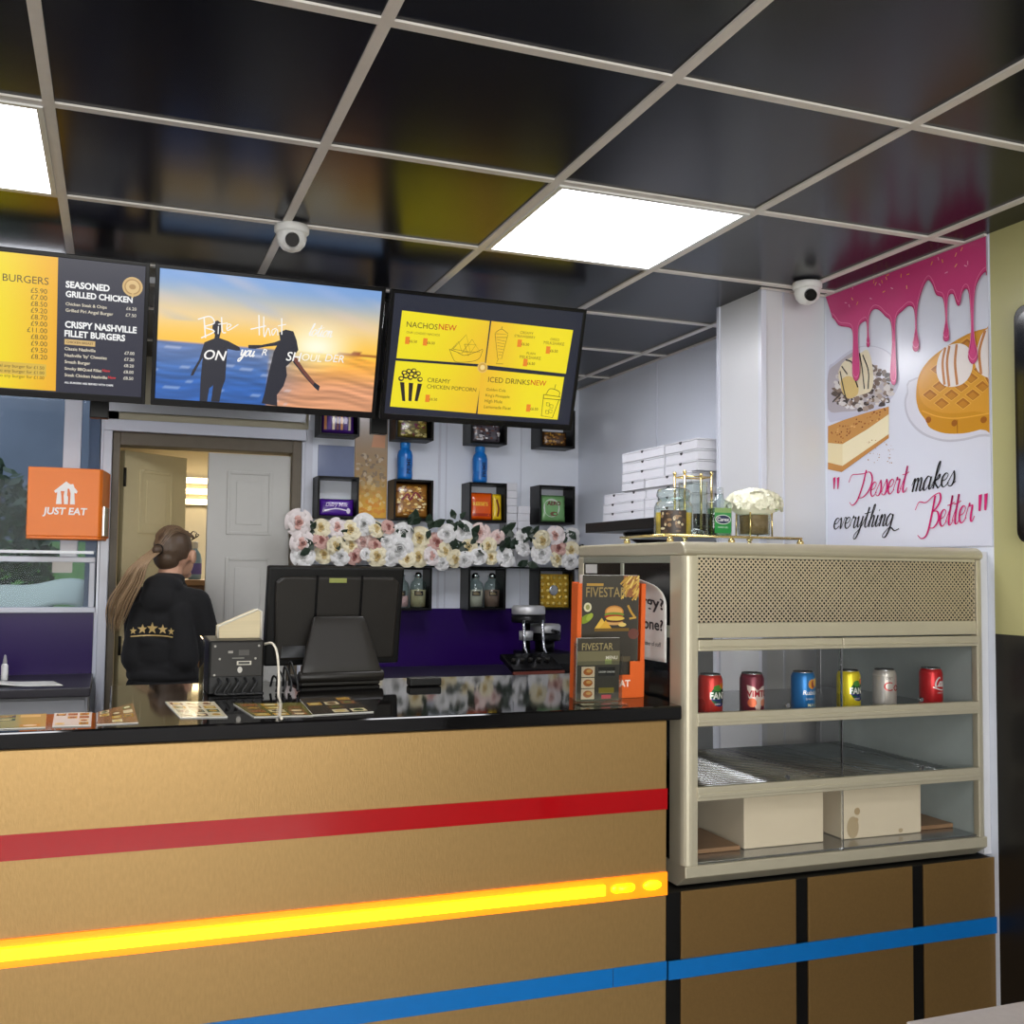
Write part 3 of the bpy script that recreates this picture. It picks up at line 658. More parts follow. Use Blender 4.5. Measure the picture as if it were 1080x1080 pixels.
nt('CREAMY', 248, 455, 365); nt('CHICKEN POPCORN', 245, 487, 500); nt('ICED DRINKS', 562, 455, 776); nt('NEW', 782, 470, 862, rd, .01)
for i, s_ in enumerate(('Golden Cola', "King's Pineapple", 'High Mule', 'Lemonade Float')): nt(s_, 553 - 4 * i, 500 + 30 * i, 553 - 4 * i + (100, 124, 90, 138)[i], (90, 66, 20))
for (x, y) in ((132, 240), (224, 248), (236, 540), (712, 255), (860, 290), (742, 355), (758, 590)):
    a = NB(x, y + 18); b = NB(x + 26, y - 18); A.rect(a[0], a[1], b[0], b[1], (232, 130, 30), 2); nt('\u00a36.50', x + 22, y + 10, x + 62, (110, 76, 20), .01)
nt('CREAMY', 728, 205, 796, (120, 90, 30)); nt('STRAWBERRY', 698, 222, 806, (120, 90, 30)); nt('OREO', 884, 240, 930, (120, 90, 30)); nt('MILKSHAKE', 850, 258, 956, (120, 90, 30)); nt('PLAIN', 762, 312, 806, (120, 90, 30)); nt('MILKSHAKE', 726, 332, 834, (120, 90, 30))
ol = (96, 72, 30)
def ns(pts, wd=0.0016, c=ol, sm=4): A.stroke([NB(*q) for q in pts], wd, c, 3, smooth=sm)
ns([(362, 285), (380, 330), (400, 352), (470, 350), (515, 335), (535, 290)]); ns([(362, 285), (400, 300), (440, 318), (500, 300), (535, 285)])
for tri in (((380, 285), (450, 210), (470, 300)), ((430, 300), (480, 235), (520, 300)), ((370, 290), (410, 245), (430, 310)), ((440, 260), (500, 262), (460, 320))): ns([*tri, tri[0]], sm=0)
ns([(598, 205), (612, 335), (632, 335), (665, 210), (598, 205)], sm=0); ns([(604, 225), (660, 225)], sm=0); ns([(600, 200), (632, 182), (665, 205)]); ns([(632, 182), (636, 168)], sm=0); ns([(615, 335), (605, 360), (640, 362)], sm=0)
for k in range(6): ns([(606 + k * 2, 235 + k * 16), (652 - k * 4, 245 + k * 14)], .0012)
blk = (34, 26, 20)
for k in range(5):
    x0 = 106 + 23 * k; x1 = x0 + 23; b0 = 118 + 16 * k; b1 = b0 + 16
    A.poly([NB(x0, 455 + 2 * k), NB(x1, 457 + 2 * k), NB(b1, 555), NB(b0, 553)], blk if k % 2 == 0 else (250, 226, 40), 2)
for (x, y) in ((112, 438), (135, 425), (160, 432), (185, 425), (210, 442), (128, 408), (152, 400), (178, 398), (200, 412), (165, 416)):
    c0 = NB(x, y); A.ell(c0[0], c0[1], .010, .009, blk, 2, n=10); A.ell(c0[0] + .001, c0[1] + .001, .006, .0045, (250, 226, 40), 3, n=8)
ns([(850, 520), (838, 630), (895, 640), (930, 545)], .0022, blk, 0); ns([(850, 520), (935, 532), (938, 548), (850, 540), (850, 520)], .0022, blk, 0); ns([(862, 518), (885, 490), (930, 505), (930, 530)], .0022, blk); ns([(905, 495), (912, 468)], .002, blk, 0)
for (x, y) in ((872, 570), (890, 580), (868, 610), (885, 605)): ns([(x - 8, y - 8), (x + 8, y - 6), (x + 7, y + 10), (x - 8, y + 8), (x - 8, y - 8)], .0016, blk, 0)
c0 = NB(533, 380); A.ell(*c0, .019, .019, (226, 186, 96), 4); A.ell(*c0, .0155, .0155, (206, 160, 66), 5); A.ell(*c0, .009, .009, (240, 212, 140), 6)
A.build('display', 'SCR', t)
# ---- burger screen at the left
xr = at(157, 350, 3.5).x
t, uv, f, w, H = menu_screen(xr - 0.755, xr, 'hanging burger menu screen in yellow and navy, leftmost of the row of screens')
A = Art(f); LB = lambda x, y: uv(x * 165 / 1048, 260 + y * 170 / 1080)
A.rect(-w / 2 + 0.016, 0.022, w / 2 - 0.016, H - 0.012, (22, 24, 48), 0)
xs = LB(382, 500)[0]
A.quad([(-w / 2 + 0.016, 0.024), (xs, 0.024), (xs, H - 0.014), (-w / 2 + 0.016, H - 0.014)], lambda a, b: mixc((240, 220, 0), (236, 166, 20), a * 1.8 - 1.0), 20, 4, 1)
def lt(s, x0, y0, x1, c=(240, 240, 240), bold=0.0, lay=3, hs=1.0, al='l'):
    a = LB(x0, y0); b = LB(x1, y0 + (x1 - x0) * 0.085); A.txt(s, a, None, c, lay, width=b[0] - a[0], bold=bold, hs=hs)
lt('SEASONED', 440, 272, 735, bold=.035, hs=1.05); lt('GRILLED CHICKEN', 440, 335, 888, bold=.035, hs=1.1)
lt('CRISPY NASHVILLE', 435, 540, 915, bold=.035, hs=1.1); lt('FILLET BURGERS', 432, 600, 838, bold=.035, hs=1.1)
lt('Chicken Steak & Chips', 440, 392, 715, (222, 212, 190), .012); lt('Grilled Piri Angel Burger', 440, 435, 758, (222, 212, 190), .012)
a = LB(432, 655); b = LB(638, 640); A.rect(a[0], a[1], b[0], b[1] + .002, (206, 172, 110), 2); lt('CHICKEN BREAST', 445, 645, 625, (60, 40, 20), .01)
for i, (s_, x1) in enumerate((('Classic Nashville', 640), ("Nashville 'by' Cheesies", 715), ('Smash Burger', 605), ('Smoky BBQued Fillet', 680), ('Steak Chicken Nashville', 718))):
    lt(s_, 433, 692 + 47 * i - (3 * i), x1, (226, 216, 194), .014)
    lt('\u00a3' + ('7.00', '7.20', '8.20', '8.00', '8.50')[i], 834 - 2 * i, 722 + 42 * i, 900 - 2 * i, (220, 214, 200), .01)
lt('New', 686, 838, 738, (220, 40, 40), .01); lt('New', 724, 884, 776, (220, 40, 40), .01); lt('\u00a36.20', 846, 424, 914, (220, 214, 200)); lt('\u00a37.50', 842, 468, 912, (220, 214, 200))
lt('ALL BURGERS ARE SERVED WITH CHIPS', 432, 915, 758, (235, 235, 235), .03)
c0 = LB(888, 270); A.ell(*c0, .030, .030, (206, 172, 112), 3); A.ell(*c0, .024, .024, (170, 132, 76), 4); A.ell(*c0, .020, .020, (214, 182, 124), 5); A.ell(c0[0], c0[1], .010, .008, (170, 132, 76), 6); a = LB(888, 340); A.ell(a[0], a[1] + .006, .004, .008, (206, 172, 112), 4)
dk = (80, 62, 10)
a0 = LB(0, 225)[0] - .29; A.txt('LOADED BURGERS', (LB(326, 255)[0], LB(326, 258)[1]), .031, dk, 3, align='r')
for i in range(11):
    y = 318 + 44 * i; A.txt('\u00a3' + ('5.90', '7.00', '8.50', '9.20', '8.70', '9.00', '11.00', '8.00', '9.00', '9.50', '8.20', '6.90')[i], LB(316, y), .021, dk, 3, align='r')
    A.txt(('Classic Smash Burger', 'Double Stack Burger', 'Bacon Smash', 'Texan Double', 'Big Cheese', 'Chilli Topped Burger', 'Giant Tower', 'Caramelised Onion', 'Pepper Jack Rose', 'Mushroom Melt', 'Hot Honey Stack', 'House Special')[i], (-w / 2 + .035, LB(0, y - 20)[1]), .021, dk, 3)
a = LB(308, 880); A.rect(-w / 2 + .03, a[1] + .004, a[0], LB(308, 790)[1], (214, 178, 60), 2)
for i, s_ in enumerate(('Make it a meal any burger for \u00a31.50', 'Add chips to any burger for \u00a31.00', 'Add cheese to any burger for \u00a31.00')): A.txt(s_, (LB(296, 820 + 33 * i)[0], LB(296, 824 + 33 * i)[1]), .0135, dk, 3, align='r')
A.build('display', 'SCR', t)
# hanging rail and black drop posts
rl = thing('screen_rail', 'grey metal rail under the ceiling behind the menu screens', 'rail', (0.35, 3.70, 2.36))
M().box((-1.1, -0.02, -0.012), (0.47, 0.02, 0.012)).build('beam', 'alu', rl, bevel=0.002)
for x in (-0.9, 0.0, 0.40): M().cyl((x, 0, 0.012), (x, 0, 0.039), 0.006).build('hanger', 'alu', rl)
for k, x in enumerate((-0.07, 0.895)):
    dp = thing('screen_post', ('black drop post between the burger screen and the beach screen', 'black drop post between the beach screen and the nachos screen')[k], 'post', (x, 3.80, ZC - 0.001), 0, 'drop posts carrying the menu screens')
    M().box((-0.03, -0.02, -0.50), (0.03, 0.02, -0.004)).build('pole', 'black', dp, bevel=0.003)
    M().box((-0.05, -0.04, -0.006), (0.05, 0.04, -0.0005)).build('ceiling_plate', 'black', dp)
    M().box((-0.09, -0.19, -0.33), (0.09, -0.02, -0.29)).build('cross_arm', 'black', dp)

# ================================================================== FRONT COUNTER
YC = 2.35
ct = thing('service_counter', 'long gold panelled front counter with red, yellow and blue stripes', 'counter', (-0.55, YC, 0))
M().box((-2.45, YC, 0.0), (1.305, YC + 0.17, 1.028)).build('front_panel', 'gold', ct, world=True, bevel=0.002)
def zof(px, py): return at(px, py, YC).z
M().box((-2.45, YC - 0.005, zof(704, 853)), (1.305, YC + 0.001, zof(704, 831))).build('red_stripe', 'red', ct, world=True)
zy = zof(690, 932)
M().box((-2.45, YC - 0.006, zy - 0.029), (1.305, YC + 0.001, zy + 0.027)).build('amber_channel', 'amber', ct, world=True)
lt_ = M(); xa = at(636, 935, YC).x
lt_.box((-2.45, YC - 0.014, zy - 0.012), (xa, YC - 0.0062, zy + 0.012))
xb0, xb1 = at(642, 935, YC).x, at(668, 935, YC).x
lt_.cyl((xb0 + 0.015, YC - 0.010, zy), (xb1 - 0.012, YC - 0.010, zy), 0.010); lt_.ell((xb0 + 0.015, YC - 0.010, zy), (0.014, 0.004, 0.010), 12); lt_.ell((xb1 - 0.012, YC - 0.010, zy), (0.012, 0.004, 0.010), 12)
lt_.ell((at(686, 933, YC).x, YC - 0.010, zy), (0.026, 0.004, 0.012), 14)
lt_.build('light_strip', 'ledy', ct, world=True)
zb0, zb1 = zof(645, 1041), zof(645, 1021); xj = at(646, 1030, YC).x
M().box((-2.45, YC - 0.004, zb0), (xj - 0.001, YC + 0.001, zb1)).build('blue_stripe', 'blue', ct, world=True)
M().box((xj + 0.001, YC - 0.004, zb0), (1.305, YC + 0.001, zb1)).build('blue_stripe', 'blue', ct, world=True)
TILTC = 0.036                    # worktop sloped up towards the staff side to catch the roses' reflection
def ztop(y): return 1.066 + TILTC * (y - YC)
M().box((0.02, YC + 0.171, 0.0), (1.305, YC + 0.58, 1.028)).build('carcass', 'black', ct, world=True)
tp = M()
tp.prism([(-2.6, YC - 0.012), (1.342, YC - 0.012), (1.342, 2.96), (-0.005, 2.96), (-0.005, 2.545), (-2.6, 2.545)], 'z', 1.03, 1.05)
for v in tp.bm.verts:
    if v.co.z > 1.04: v.co.z = ztop(v.co.y)
tag(tp.build('countertop', 'granite', bevel=0.004), 'black polished worktop on the gold front counter', 'worktop')
# ------------------------------------------------------------------ plinth under the display cabinet
pl = thing('cabinet_plinth', 'brown gold plinth with black strips under the drinks cabinet', 'plinth', (1.84, YC, 0))
M().box((1.308, YC + 0.004, 0), (2.357, YC + 0.65, 0.600)).build('body', 'black', pl, world=True)
xs = [at(x, 960, YC).x for x in (718, 839, 852, 962, 974)] + [2.357]
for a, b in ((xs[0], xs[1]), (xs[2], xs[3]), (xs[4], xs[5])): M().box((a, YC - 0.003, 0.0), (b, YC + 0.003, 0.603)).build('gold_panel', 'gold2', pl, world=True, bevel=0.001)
M().box((1.308, YC - 0.009, zb0), (2.357, YC - 0.0035, zb1)).build('blue_stripe', 'blue', pl, world=True)

# ================================================================== DISPLAY CABINET
FX0, FX1, FY0, FY1, FZ0, FZ1 = 1.352, 2.333, 2.345, 3.0, 0.605, 1.480
fc = thing('display_cabinet', 'champagne metal glass-fronted drinks cabinet at the end of the counter', 'cabinet', ((FX0 + FX1) / 2, (FY0 + FY1) / 2, FZ0))
def P(name, m, *boxes, bevel=0.002, parent=None):
    q = M()
    for a, b in boxes: q.box(a, b)
    return q.build(name, m, parent or fc, bevel=bevel, world=True)
IX0, IX1 = 1.392, 2.303
# rounded top cap and chamfered foot
q = M(); rc = 0.03
prof = [(FY0 + 0.012, FZ1 - 0.036), (FY0 + 0.002, FZ1 - 0.03)] + [(FY0 + rc - rc * math.cos(t), FZ1 - rc + rc * math.sin(t)) for t in (PI / 2 * k / 6 for k in range(1, 7))] + [(FY1, FZ1), (FY1, FZ1 - 0.036)]
q.prism(prof, 'x', FX0, FX1); q.build('top_cap', 'champ', fc, bevel=0.006, world=True)
q = M(); q.prism([(FY0 + 0.045, FZ0), (FY0, FZ0 + 0.03), (FY0, FZ0 + 0.058), (FY1, FZ0 + 0.058), (FY1, FZ0)], 'x', FX0 + 0.004, FX1 - 0.002); q.build('base_rail', 'champ', fc, bevel=0.002, world=True)
def rpost(x0, x1, y0, y1, left):
    r = 0.022; pts = []
    if left: pts = [(x1, y0)] + [(x1, y1), (x0, y1)] + [(x0 + r - r * math.cos(t), y0 + r - r * math.sin(t)) for t in (PI / 2 * k / 5 for k in range(6))]
    else: pts = [(x0, y0)] + [(x1 - r + r * math.sin(t), y0 + r - r * math.cos(t)) for t in (PI / 2 * k / 5 for k in range(6))] + [(x1, y1), (x0, y1)]
    q = M(); q.prism(pts, 'z', FZ0 + 0.058, FZ1 - 0.036); q.build('corner_post', 'champ', fc, world=True, bevel=0.0015)
rpost(FX0, IX0, FY0, FY0 + 0.075, True); rpost(IX1, FX1, FY0, FY0 + 0.022, False)
P('corner_post', 'champ', ((FX0, FY1 - 0.035, FZ0 + 0.058), (FX0 + 0.03, FY1, FZ1 - 0.036))); P('corner_post', 'champ', ((FX1 - 0.03, FY1 - 0.035, FZ0 + 0.058), (FX1, FY1, FZ1 - 0.036)))
ZG0, ZG1 = 1.272, 1.444           # grille
P('grille_surround', 'champ', ((IX0, FY0 + 0.003, ZG1 - 0.006), (IX1, FY0 + 0.02, FZ1 - 0.034)), ((IX0, FY0 + 0.003, 1.233), (IX1, FY0 + 0.02, ZG0)))
q = M(); pitch = 0.0135; bw = 0.0019; cx0, cx1, cz0, cz1 = IX0 + 0.002, IX1 - 0.002, ZG0, ZG1 - 0.006; hh = cz1 - cz0
k = cx0 - hh
while k < cx1:
    for sg in (1, -1):
        # line x = k + t (sg 1) or k + hh - t, t = z - cz0
        ta, tb = 0.0, hh
        if sg == 1: ta = max(ta, cx0 - k); tb = min(tb, cx1 - k); pa = (k + ta, ta); pb = (k + tb, tb)
        else: ta = max(ta, k + hh - cx1); tb = min(tb, k + hh - cx0); pa = (k + hh - ta, ta); pb = (k + hh - tb, tb)
        if tb - ta > 0.003:
            d = Vector((pb[0] - pa[0], pb[1] - pa[1])).normalized(); nx, nz = -d.y * bw, d.x * bw; y = FY0 + 0.006 + (0.0006 if sg == 1 else 0)
            q.face([(pa[0] + nx, y, cz0 + pa[1] + nz), (pb[0] + nx, y, cz0 + pb[1] + nz), (pb[0] - nx, y, cz0 + pb[1] - nz), (pa[0] - nx, y, cz0 + pa[1] - nz)])
    k += pitch
o = q.build('grille', 'mesh', fc, world=True); sd = o.modifiers.new('solid', 'SOLIDIFY'); sd.thickness = 0.0012
P('motor_box', 'dark', ((IX0 - 0.01, FY0 + 0.024, 1.262), (IX1, FY1 - 0.04, 1.442)))
# inside: floor, shelves, back
P('cabinet_floor', 'steel', ((IX0 - 0.012, FY0 + 0.01, FZ0 + 0.058), (IX1, FY1 - 0.02, FZ0 + 0.064)))
ZR = [1.233, 1.040, 0.853, 0.668]                 # rails between the three glazed bays
SH = [1.018, 0.838]
P('upper_shelf', 'steel', ((IX0 - 0.012, FY0 + 0.03, SH[0] - 0.004), (IX1, FY1 - 0.06, SH[0] + 0.004)))
q = M()
for k in range(28):
    y = FY0 + 0.04 + k * 0.0205; q.cyl((IX0 - 0.012, y, SH[1]), (IX1, y, SH[1]), 0.0022, seg=6)
for x in (1.45, 1.66, 1.85, 2.05, 2.26): q.cyl((x, FY0 + 0.035, SH[1] - 0.004), (x, FY1 - 0.06, SH[1] - 0.004), 0.003, seg=6)
q.build('wire_shelf', 'chrome', fc, world=True)
for a, b in ((1.40, 1.45), (1.745, 1.81), (2.225, 2.30)): P('back_mullion', 'alu', ((a, FY1 - 0.045, FZ0 + 0.064), (b, FY1 - 0.02, 1.262)))
P('rear_glass', 'pane', ((1.81, FY1 - 0.036, FZ0 + 0.064), (2.225, FY1 - 0.032, 1.262)), bevel=0)
P('back_panel', mat('cabinet_grey_green_back', (150, 160, 158), 0.3), ((1.45, FY1 - 0.036, FZ0 + 0.064), (1.745, FY1 - 0.030, 1.262)), bevel=0)
P('end_panel', mat('cabinet_end_grey_green', (172, 182, 180), 0.25), ((IX1 + 0.002, FY0 + 0.022, FZ0 + 0.058), (FX1 - 0.002, FY1 - 0.035, 1.262)), bevel=0)
# front glazing: 3 bays x 2 panes, rails
XM = at(888, 760, YC).x
P('door_head_rail', 'champ', ((IX0, FY0 - 0.002, 1.200), (XM - 0.001, FY0 + 0.016, 1.229)), ((XM + 0.001, FY0 - 0.002, 1.200), (IX1, FY0 + 0.016, 1.229)), ((IX0, FY0 - 0.005, 1.208), (XM - 0.001, FY0, 1.213)), ((XM + 0.001, FY0 - 0.005, 1.208), (IX1, FY0, 1.213)))
for z0, z1 in ((1.010, 1.044), (0.823, 0.858)):
    P('shelf_rail', 'champ', ((IX0 - 0.003, FY0 - 0.003, z0), (IX1 + 0.003, FY0 + 0.014, z1)), ((IX0 - 0.003, FY0 - 0.007, z0 + 0.009), (IX1 + 0.003, FY0 - 0.003, z0 + 0.020)))
for z0, z1 in ((1.044, 1.200), (0.858, 1.010), (0.664, 0.823)):
    for a, b in ((IX0, XM - 0.0015), (XM + 0.0015, IX1)):
        g_ = P('glass_pane', 'pane', ((a, FY0 + 0.004, z0), (b, FY0 + 0.008, z1)), bevel=0)
    P('pane_edge', 'chrome', ((XM - 0.0015, FY0 + 0.003, z0), (XM + 0.0015, FY0 + 0.009, z1)), bevel=0)
for z in (1.055, 0.868):
    for x in (1.66, 2.10): q = M(); q.cyl((x, FY0 + 0.0035, z), (x, FY0 - 0.004, z), 0.006, seg=12); q.build('glass_stud', 'chrome', fc, world=True)
# left end: two dark panes over a glass pane
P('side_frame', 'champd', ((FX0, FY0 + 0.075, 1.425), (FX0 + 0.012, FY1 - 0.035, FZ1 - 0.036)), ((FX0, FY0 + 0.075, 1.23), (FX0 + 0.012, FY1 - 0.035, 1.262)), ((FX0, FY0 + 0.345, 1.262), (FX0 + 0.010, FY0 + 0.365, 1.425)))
P('side_vent_panel', 'blackg', ((FX0 + 0.003, FY0 + 0.075, 1.262), (FX0 + 0.008, FY0 + 0.345, 1.425)), ((FX0 + 0.003, FY0 + 0.365, 1.262), (FX0 + 0.008, FY1 - 0.035, 1.425)), bevel=0)
P('side_glass', 'panedk', ((FX0 + 0.004, FY0 + 0.075, FZ0 + 0.058), (FX0 + 0.008, FY1 - 0.035, 1.23)), bevel=0)
P('price_sticker', 'paper', ((FX0 + 0.0015, 2.87, 1.395), (FX0 + 0.0028, 2.95, 1.422)), bevel=0)
P('filler_strip', 'walllt', ((FX1 + 0.001, FY0 + 0.015, 0.61), (2.3585, FY0 + 0.05, FZ1 - 0.01)), bevel=0)

# ------------------------------------------------------------------ cans
CR, CH = 0.0325, 0.114
def can(px, label, base, draw):
    b = at(px, 745, 2.42)
    t = thing('drink_can', label, 'can', (b.x, 2.42, SH[0] + 0.004), 0, 'drink cans on the top cabinet shelf')
    m = M(); m.lathe([(0, 0.004), (0.022, 0.004), (0.024, 0), (0.027, 0.002), (CR, 0.012), (CR, 0.098), (0.029, 0.107), (0.026, 0.111)], seg=32)
    m.build('body', mat('can_' + label.split()[0] + '_' + str(px), base, 0.28, metal=0.35, var=0.02), t)
    M().lathe([(0, 0.1085), (0.023, 0.1085), (0.0245, 0.113), (0.0265, 0.1135), (0.0268, 0.110)], seg=28).build('lid', 'steel', t)
    q = M(); q.box((-0.005, -0.014, 0.1086), (0.005, 0.006, 0.1105)); q.build('ring_pull', 'steel', t, bevel=0.001)
    A = Art(cyl_map(0, 0, CR, 0, math.radians(-90 - 4)), eps=0.00018, strip=0.004)
    draw(A); A.build('label_print', 'CAN', t)
def fanta(base):
    def d(A):
        A.ell(.012, .058, .027, .026, (24, 92, 44), 2); A.ell(.006, .078, .013, .008, (80, 150, 50), 3); A.ell(.022, .083, .010, .008, (238, 130, 24), 3); A.ell(.012, .036, .016, .006, (26, 46, 120), 3); A.stroke([(-.012, .050), (.010, .046), (.034, .052)], .006, (24, 40, 110), 3)
        A.txt('FANTA', (-.016, .050), .021, (245, 245, 240), 5, bold=.03, hs=1.15); A.txt('zero', (-.004, .034), .010, (245, 240, 225), 5)
        for x in (-.04, -.055, .05): A.ell(x, .03, .012, .02, tuple(int(v * .9) for v in base), 1)
    return d
def vimto(A):
    A.poly([(-.030, .082), (-.012, .078), (.0, .068), (.012, .078), (.030, .082), (.026, .050), (.010, .030), (.004, .012), (-.004, .012), (-.010, .030), (-.026, .050)], (228, 204, 194), 2); A.ell(-.016, .036, .012, .012, (232, 112, 70), 3); A.ell(.018, .036, .010, .010, (226, 140, 110), 3)
    A.txt('VIMTO', (-.030, .052), .021, (170, 24, 44), 5, bold=.03, hs=1.1)
def rubi(A):
    A.ell(.008, .080, .012, .013, (240, 166, 60), 3); A.ell(.012, .080, .006, .011, (150, 60, 50), 4); A.ell(.020, .084, .008, .011, (250, 200, 110), 4)
    A.txt('Rubicon', (-.018, .052), .017, (245, 248, 250), 5, bold=.01, shear=.15); A.txt('SPARKLING', (-.010, .038), .007, (220, 235, 250), 5); A.txt('MANGO', (-.006, .020), .012, (220, 230, 200), 5, bold=.02)
    A.rect(-.02, .0, .03, .012, (20, 96, 170), 1, n=8)
def diet(A):
    A.rect(-.06, .018, -.02, .095, (198, 194, 190), 1, n=8); A.txt('Coke', (-.022, .054), .040, (190, 20, 34), 4, bold=.0, hs=.9); A.txt('DIET', (-.016, .086), .010, (60, 56, 56), 4)
def cola(A):
    script(A, 'Coca', (-.012, .062), .014, .0042, (245, 245, 245), 4, 0.3, pen=.5, sx=.9); A.stroke([(-.016, .060), (.012, .052), (.04, .060)], .003, (245, 245, 245), 4); A.txt('ORIGINAL TASTE', (-.004, .042), .006, (245, 240, 240), 4)
can(749, 'red and green orange-soda can, leftmost on the top cabinet shelf', (196, 36, 24), fanta((196, 36, 24)))
can(793, 'maroon and white fruit-drink can second from left on the top shelf', (110, 22, 46), vimto)
can(847, 'blue mango drink can with white script on the top cabinet shelf', (10, 112, 184), rubi)
can(895, 'yellow lemon soda can behind the glass edge on the top shelf', (226, 206, 20), fanta((226, 206, 20)))
can(933, 'silver diet cola can with red lettering on the top shelf', (190, 184, 178), diet)
can(982, 'red cola can with white script, rightmost on the top shelf', (196, 16, 26), cola)
# white foam boxes and boards in the bottom bay
zf = FZ0 + 0.0645
a0, a1 = at(785, 900, 2.42).x, at(869, 897, 2.42).x; b0, b1 = at(890, 890, 2.42).x, at(972, 885, 2.42).x
for nm, x0, x1, lb in (('a', a0, a1, 'ivory foam box in the bottom of the cabinet, left one of two'), ('b', b0, b1, 'ivory foam box with stains in the bottom of the cabinet, right one of two')):
    t = thing('foam_box', lb, 'box', ((x0 + x1) / 2, 2.42, zf), 0, 'ivory foam boxes in the cabinet'); h = 0.155; d = 0.28; ww = (x1 - x0) / 2
    q = M(); q.box((-ww, 0, 0), (ww, d, h - 0.012)); q.build('body', 'styro', t, bevel=0.004)
    q = M(); q.box((-ww - 0.001, -0.001, h - 0.012), (ww + 0.001, d + 0.001, h)); q.build('lid', 'styro', t, bevel=0.003)
    if nm == 'b':
        A = Art(plane_map((0, -0.0006, 0), (1, 0, 0), (0, 0, 1), (0, -1, 0)))
        A.ell(-ww + .03, .032, .020, .030, (192, 172, 138), 0); A.ell(-ww + .045, .075, .010, .010, (186, 162, 124), 0); A.ell(-ww + .042, .052, .007, .006, (190, 168, 132), 0); A.ell(.06, .012, .008, .006, (190, 168, 132), 0)
        A.build('stain', 'PR', t)
for x0, x1, y0, y1, lb in ((1.40, a0 - 0.012, 2.42, 2.62, 'pale brown board lying left of the ivory foam boxes'), (b1 + 0.012, 2.298, 2.44, 2.64, 'pale brown board lying right of the ivory foam boxes')):
    tag(M().box((x0, y0, zf), (x1, y1, zf + 0.012)).build('wooden_board', 'wood', bevel=0.002), lb, 'board', 'boards in the cabinet bottom')

# ------------------------------------------------------------------ on top of the cabinet
ZT = FZ1
tr = thing('brass_tray', 'low brass rod tray with ball feet on top of the drinks cabinet', 'tray', (1.66, 2.70, ZT))
q = M(); q.box((-0.225, -0.10, 0.020), (0.225, 0.16, 0.023)); q.build('plate', 'clear', tr)
q = M()
for a, b in (((-.23, -.105), (.23, -.105)), ((.23, -.105), (.23, .165)), ((.23, .165), (-.23, .165)), ((-.23, .165), (-.23, -.105))): q.cyl((*a, .024), (*b, .024), .0035, seg=8)
q.build('rim', 'brass', tr)
for x in (-.21, -.01, .225):
    for y in (-.105, .16): M().ell((x, y, .0105), (.0105,) * 3, 14).build('ball_foot', 'brass', tr)
zt = ZT + 0.0236
jr = thing('candy_jar', 'glass screw-top jar with brown label and yellow contents on the brass tray', 'jar', (1.52, 2.70, zt))
M().lathe([(0, 0.001), (0.050, 0.001), (0.056, 0.006), (0.057, 0.02), (0.057, 0.085), (0.052, 0.098), (0.045, 0.104), (0.045, 0.112)], seg=32).build('glass', 'clear', jr)
M().lathe([(0, 0.004), (0.050, 0.005), (0.052, 0.07), (0, 0.075)], seg=28).build('contents', 'honey', jr)
M().lathe([(0.046, 0.106), (0.047, 0.108), (0.047, 0.116), (0.050, 0.117), (0.050, 0.128), (0.046, 0.138), (0.03, 0.143), (0, 0.143)], seg=32).build('screw_lid', 'clear', jr)
A = Art(cyl_map(0, 0, .0575, 0, math.radians(-125)), strip=.006); A.rect(-.035, .008, .045, .075, (58, 44, 34), 0, n=12)
r2 = random.Random(5)
for _ in range(26): A.ell(r2.uniform(-.03, .04), r2.uniform(.012, .07), r2.uniform(.003, .008), r2.uniform(.003, .007), r2.choice([(150, 120, 84), (210, 196, 160), (110, 84, 60), (84, 64, 46)]), 1 + r2.randint(0, 2), n=8)
A.build('label_print', 'PR', jr)
ln = thing('glass_lantern', 'tall clear glass lantern between brass uprights on the brass tray', 'lantern', (1.632, 2.78, zt))
M().lathe([(0, .006), (.042, .006), (.044, .01), (.044, .17), (.045, .172)], seg=28).build('glass', 'clear', ln)
M().lathe([(0, .008), (.036, .009), (.034, .022), (.012, .03), (0, .03)], seg=20).build('candle_base', 'steel', ln)
for x, y in ((-.046, -.03), (.046, -.03), (-.046, .03), (.046, .03)):
    q = M(); q.cyl((x, y, 0), (x, y, .195), .0035, seg=8); q.ell((x, y, .197), (.006,) * 3, 10); q.cyl((x, y, 0.185), (x, -y, 0.185), .0022, seg=6); q.build('upright', 'brass', ln)
q = M(); q.cyl((-.046, -.03, .185), (.046, -.03, .185), .0025, seg=6); q.cyl((-.046, .03, .185), (.046, .03, .185), .0025, seg=6); q.build('cross_bar', 'brass', ln)
hb = thing('gel_bottle', 'clear flat bottle with a green label on the brass tray', 'bottle', (1.652, 2.665, zt))
q = M(); q.lathe([(0, 0), (.9, .0), (1, .004), (1, .098), (.92, .106), (.5, .114), (.32, .116), (.30, .132), (.36, .133), (.36, .147), (0, .149)], seg=4)
q2 = M()
def rrect(z, hw, hd, r=.010, n=4):
    o_ = []
    for cx, cy, a0_ in ((hw - r, hd - r, 0), (-hw + r, hd - r, PI / 2), (-hw + r, -hd + r, PI), (hw - r, -hd + r, 1.5 * PI)):
        o_ += [Vector((cx + r * math.cos(a0_ + PI / 2 * k / n), cy + r * math.sin(a0_ + PI / 2 * k / n), z)) for k in range(n + 1)]
    return o_
def loft(m, rings, smooth=True):
    R_ = [[m.bm.verts.new(p_) for p_ in r_] for r_ in rings]; n = len(R_[0]); fs = []
    for a, b in zip(R_, R_[1:]): fs += [m.bm.faces.new((a[i], a[(i + 1) % n], b[(i + 1) % n], b[i])) for i in range(n)]
    fs += [m.bm.faces.new(R_[0][::-1]), m.bm.faces.new(R_[-1])]; m._f(fs, smooth)
q.bm.free()
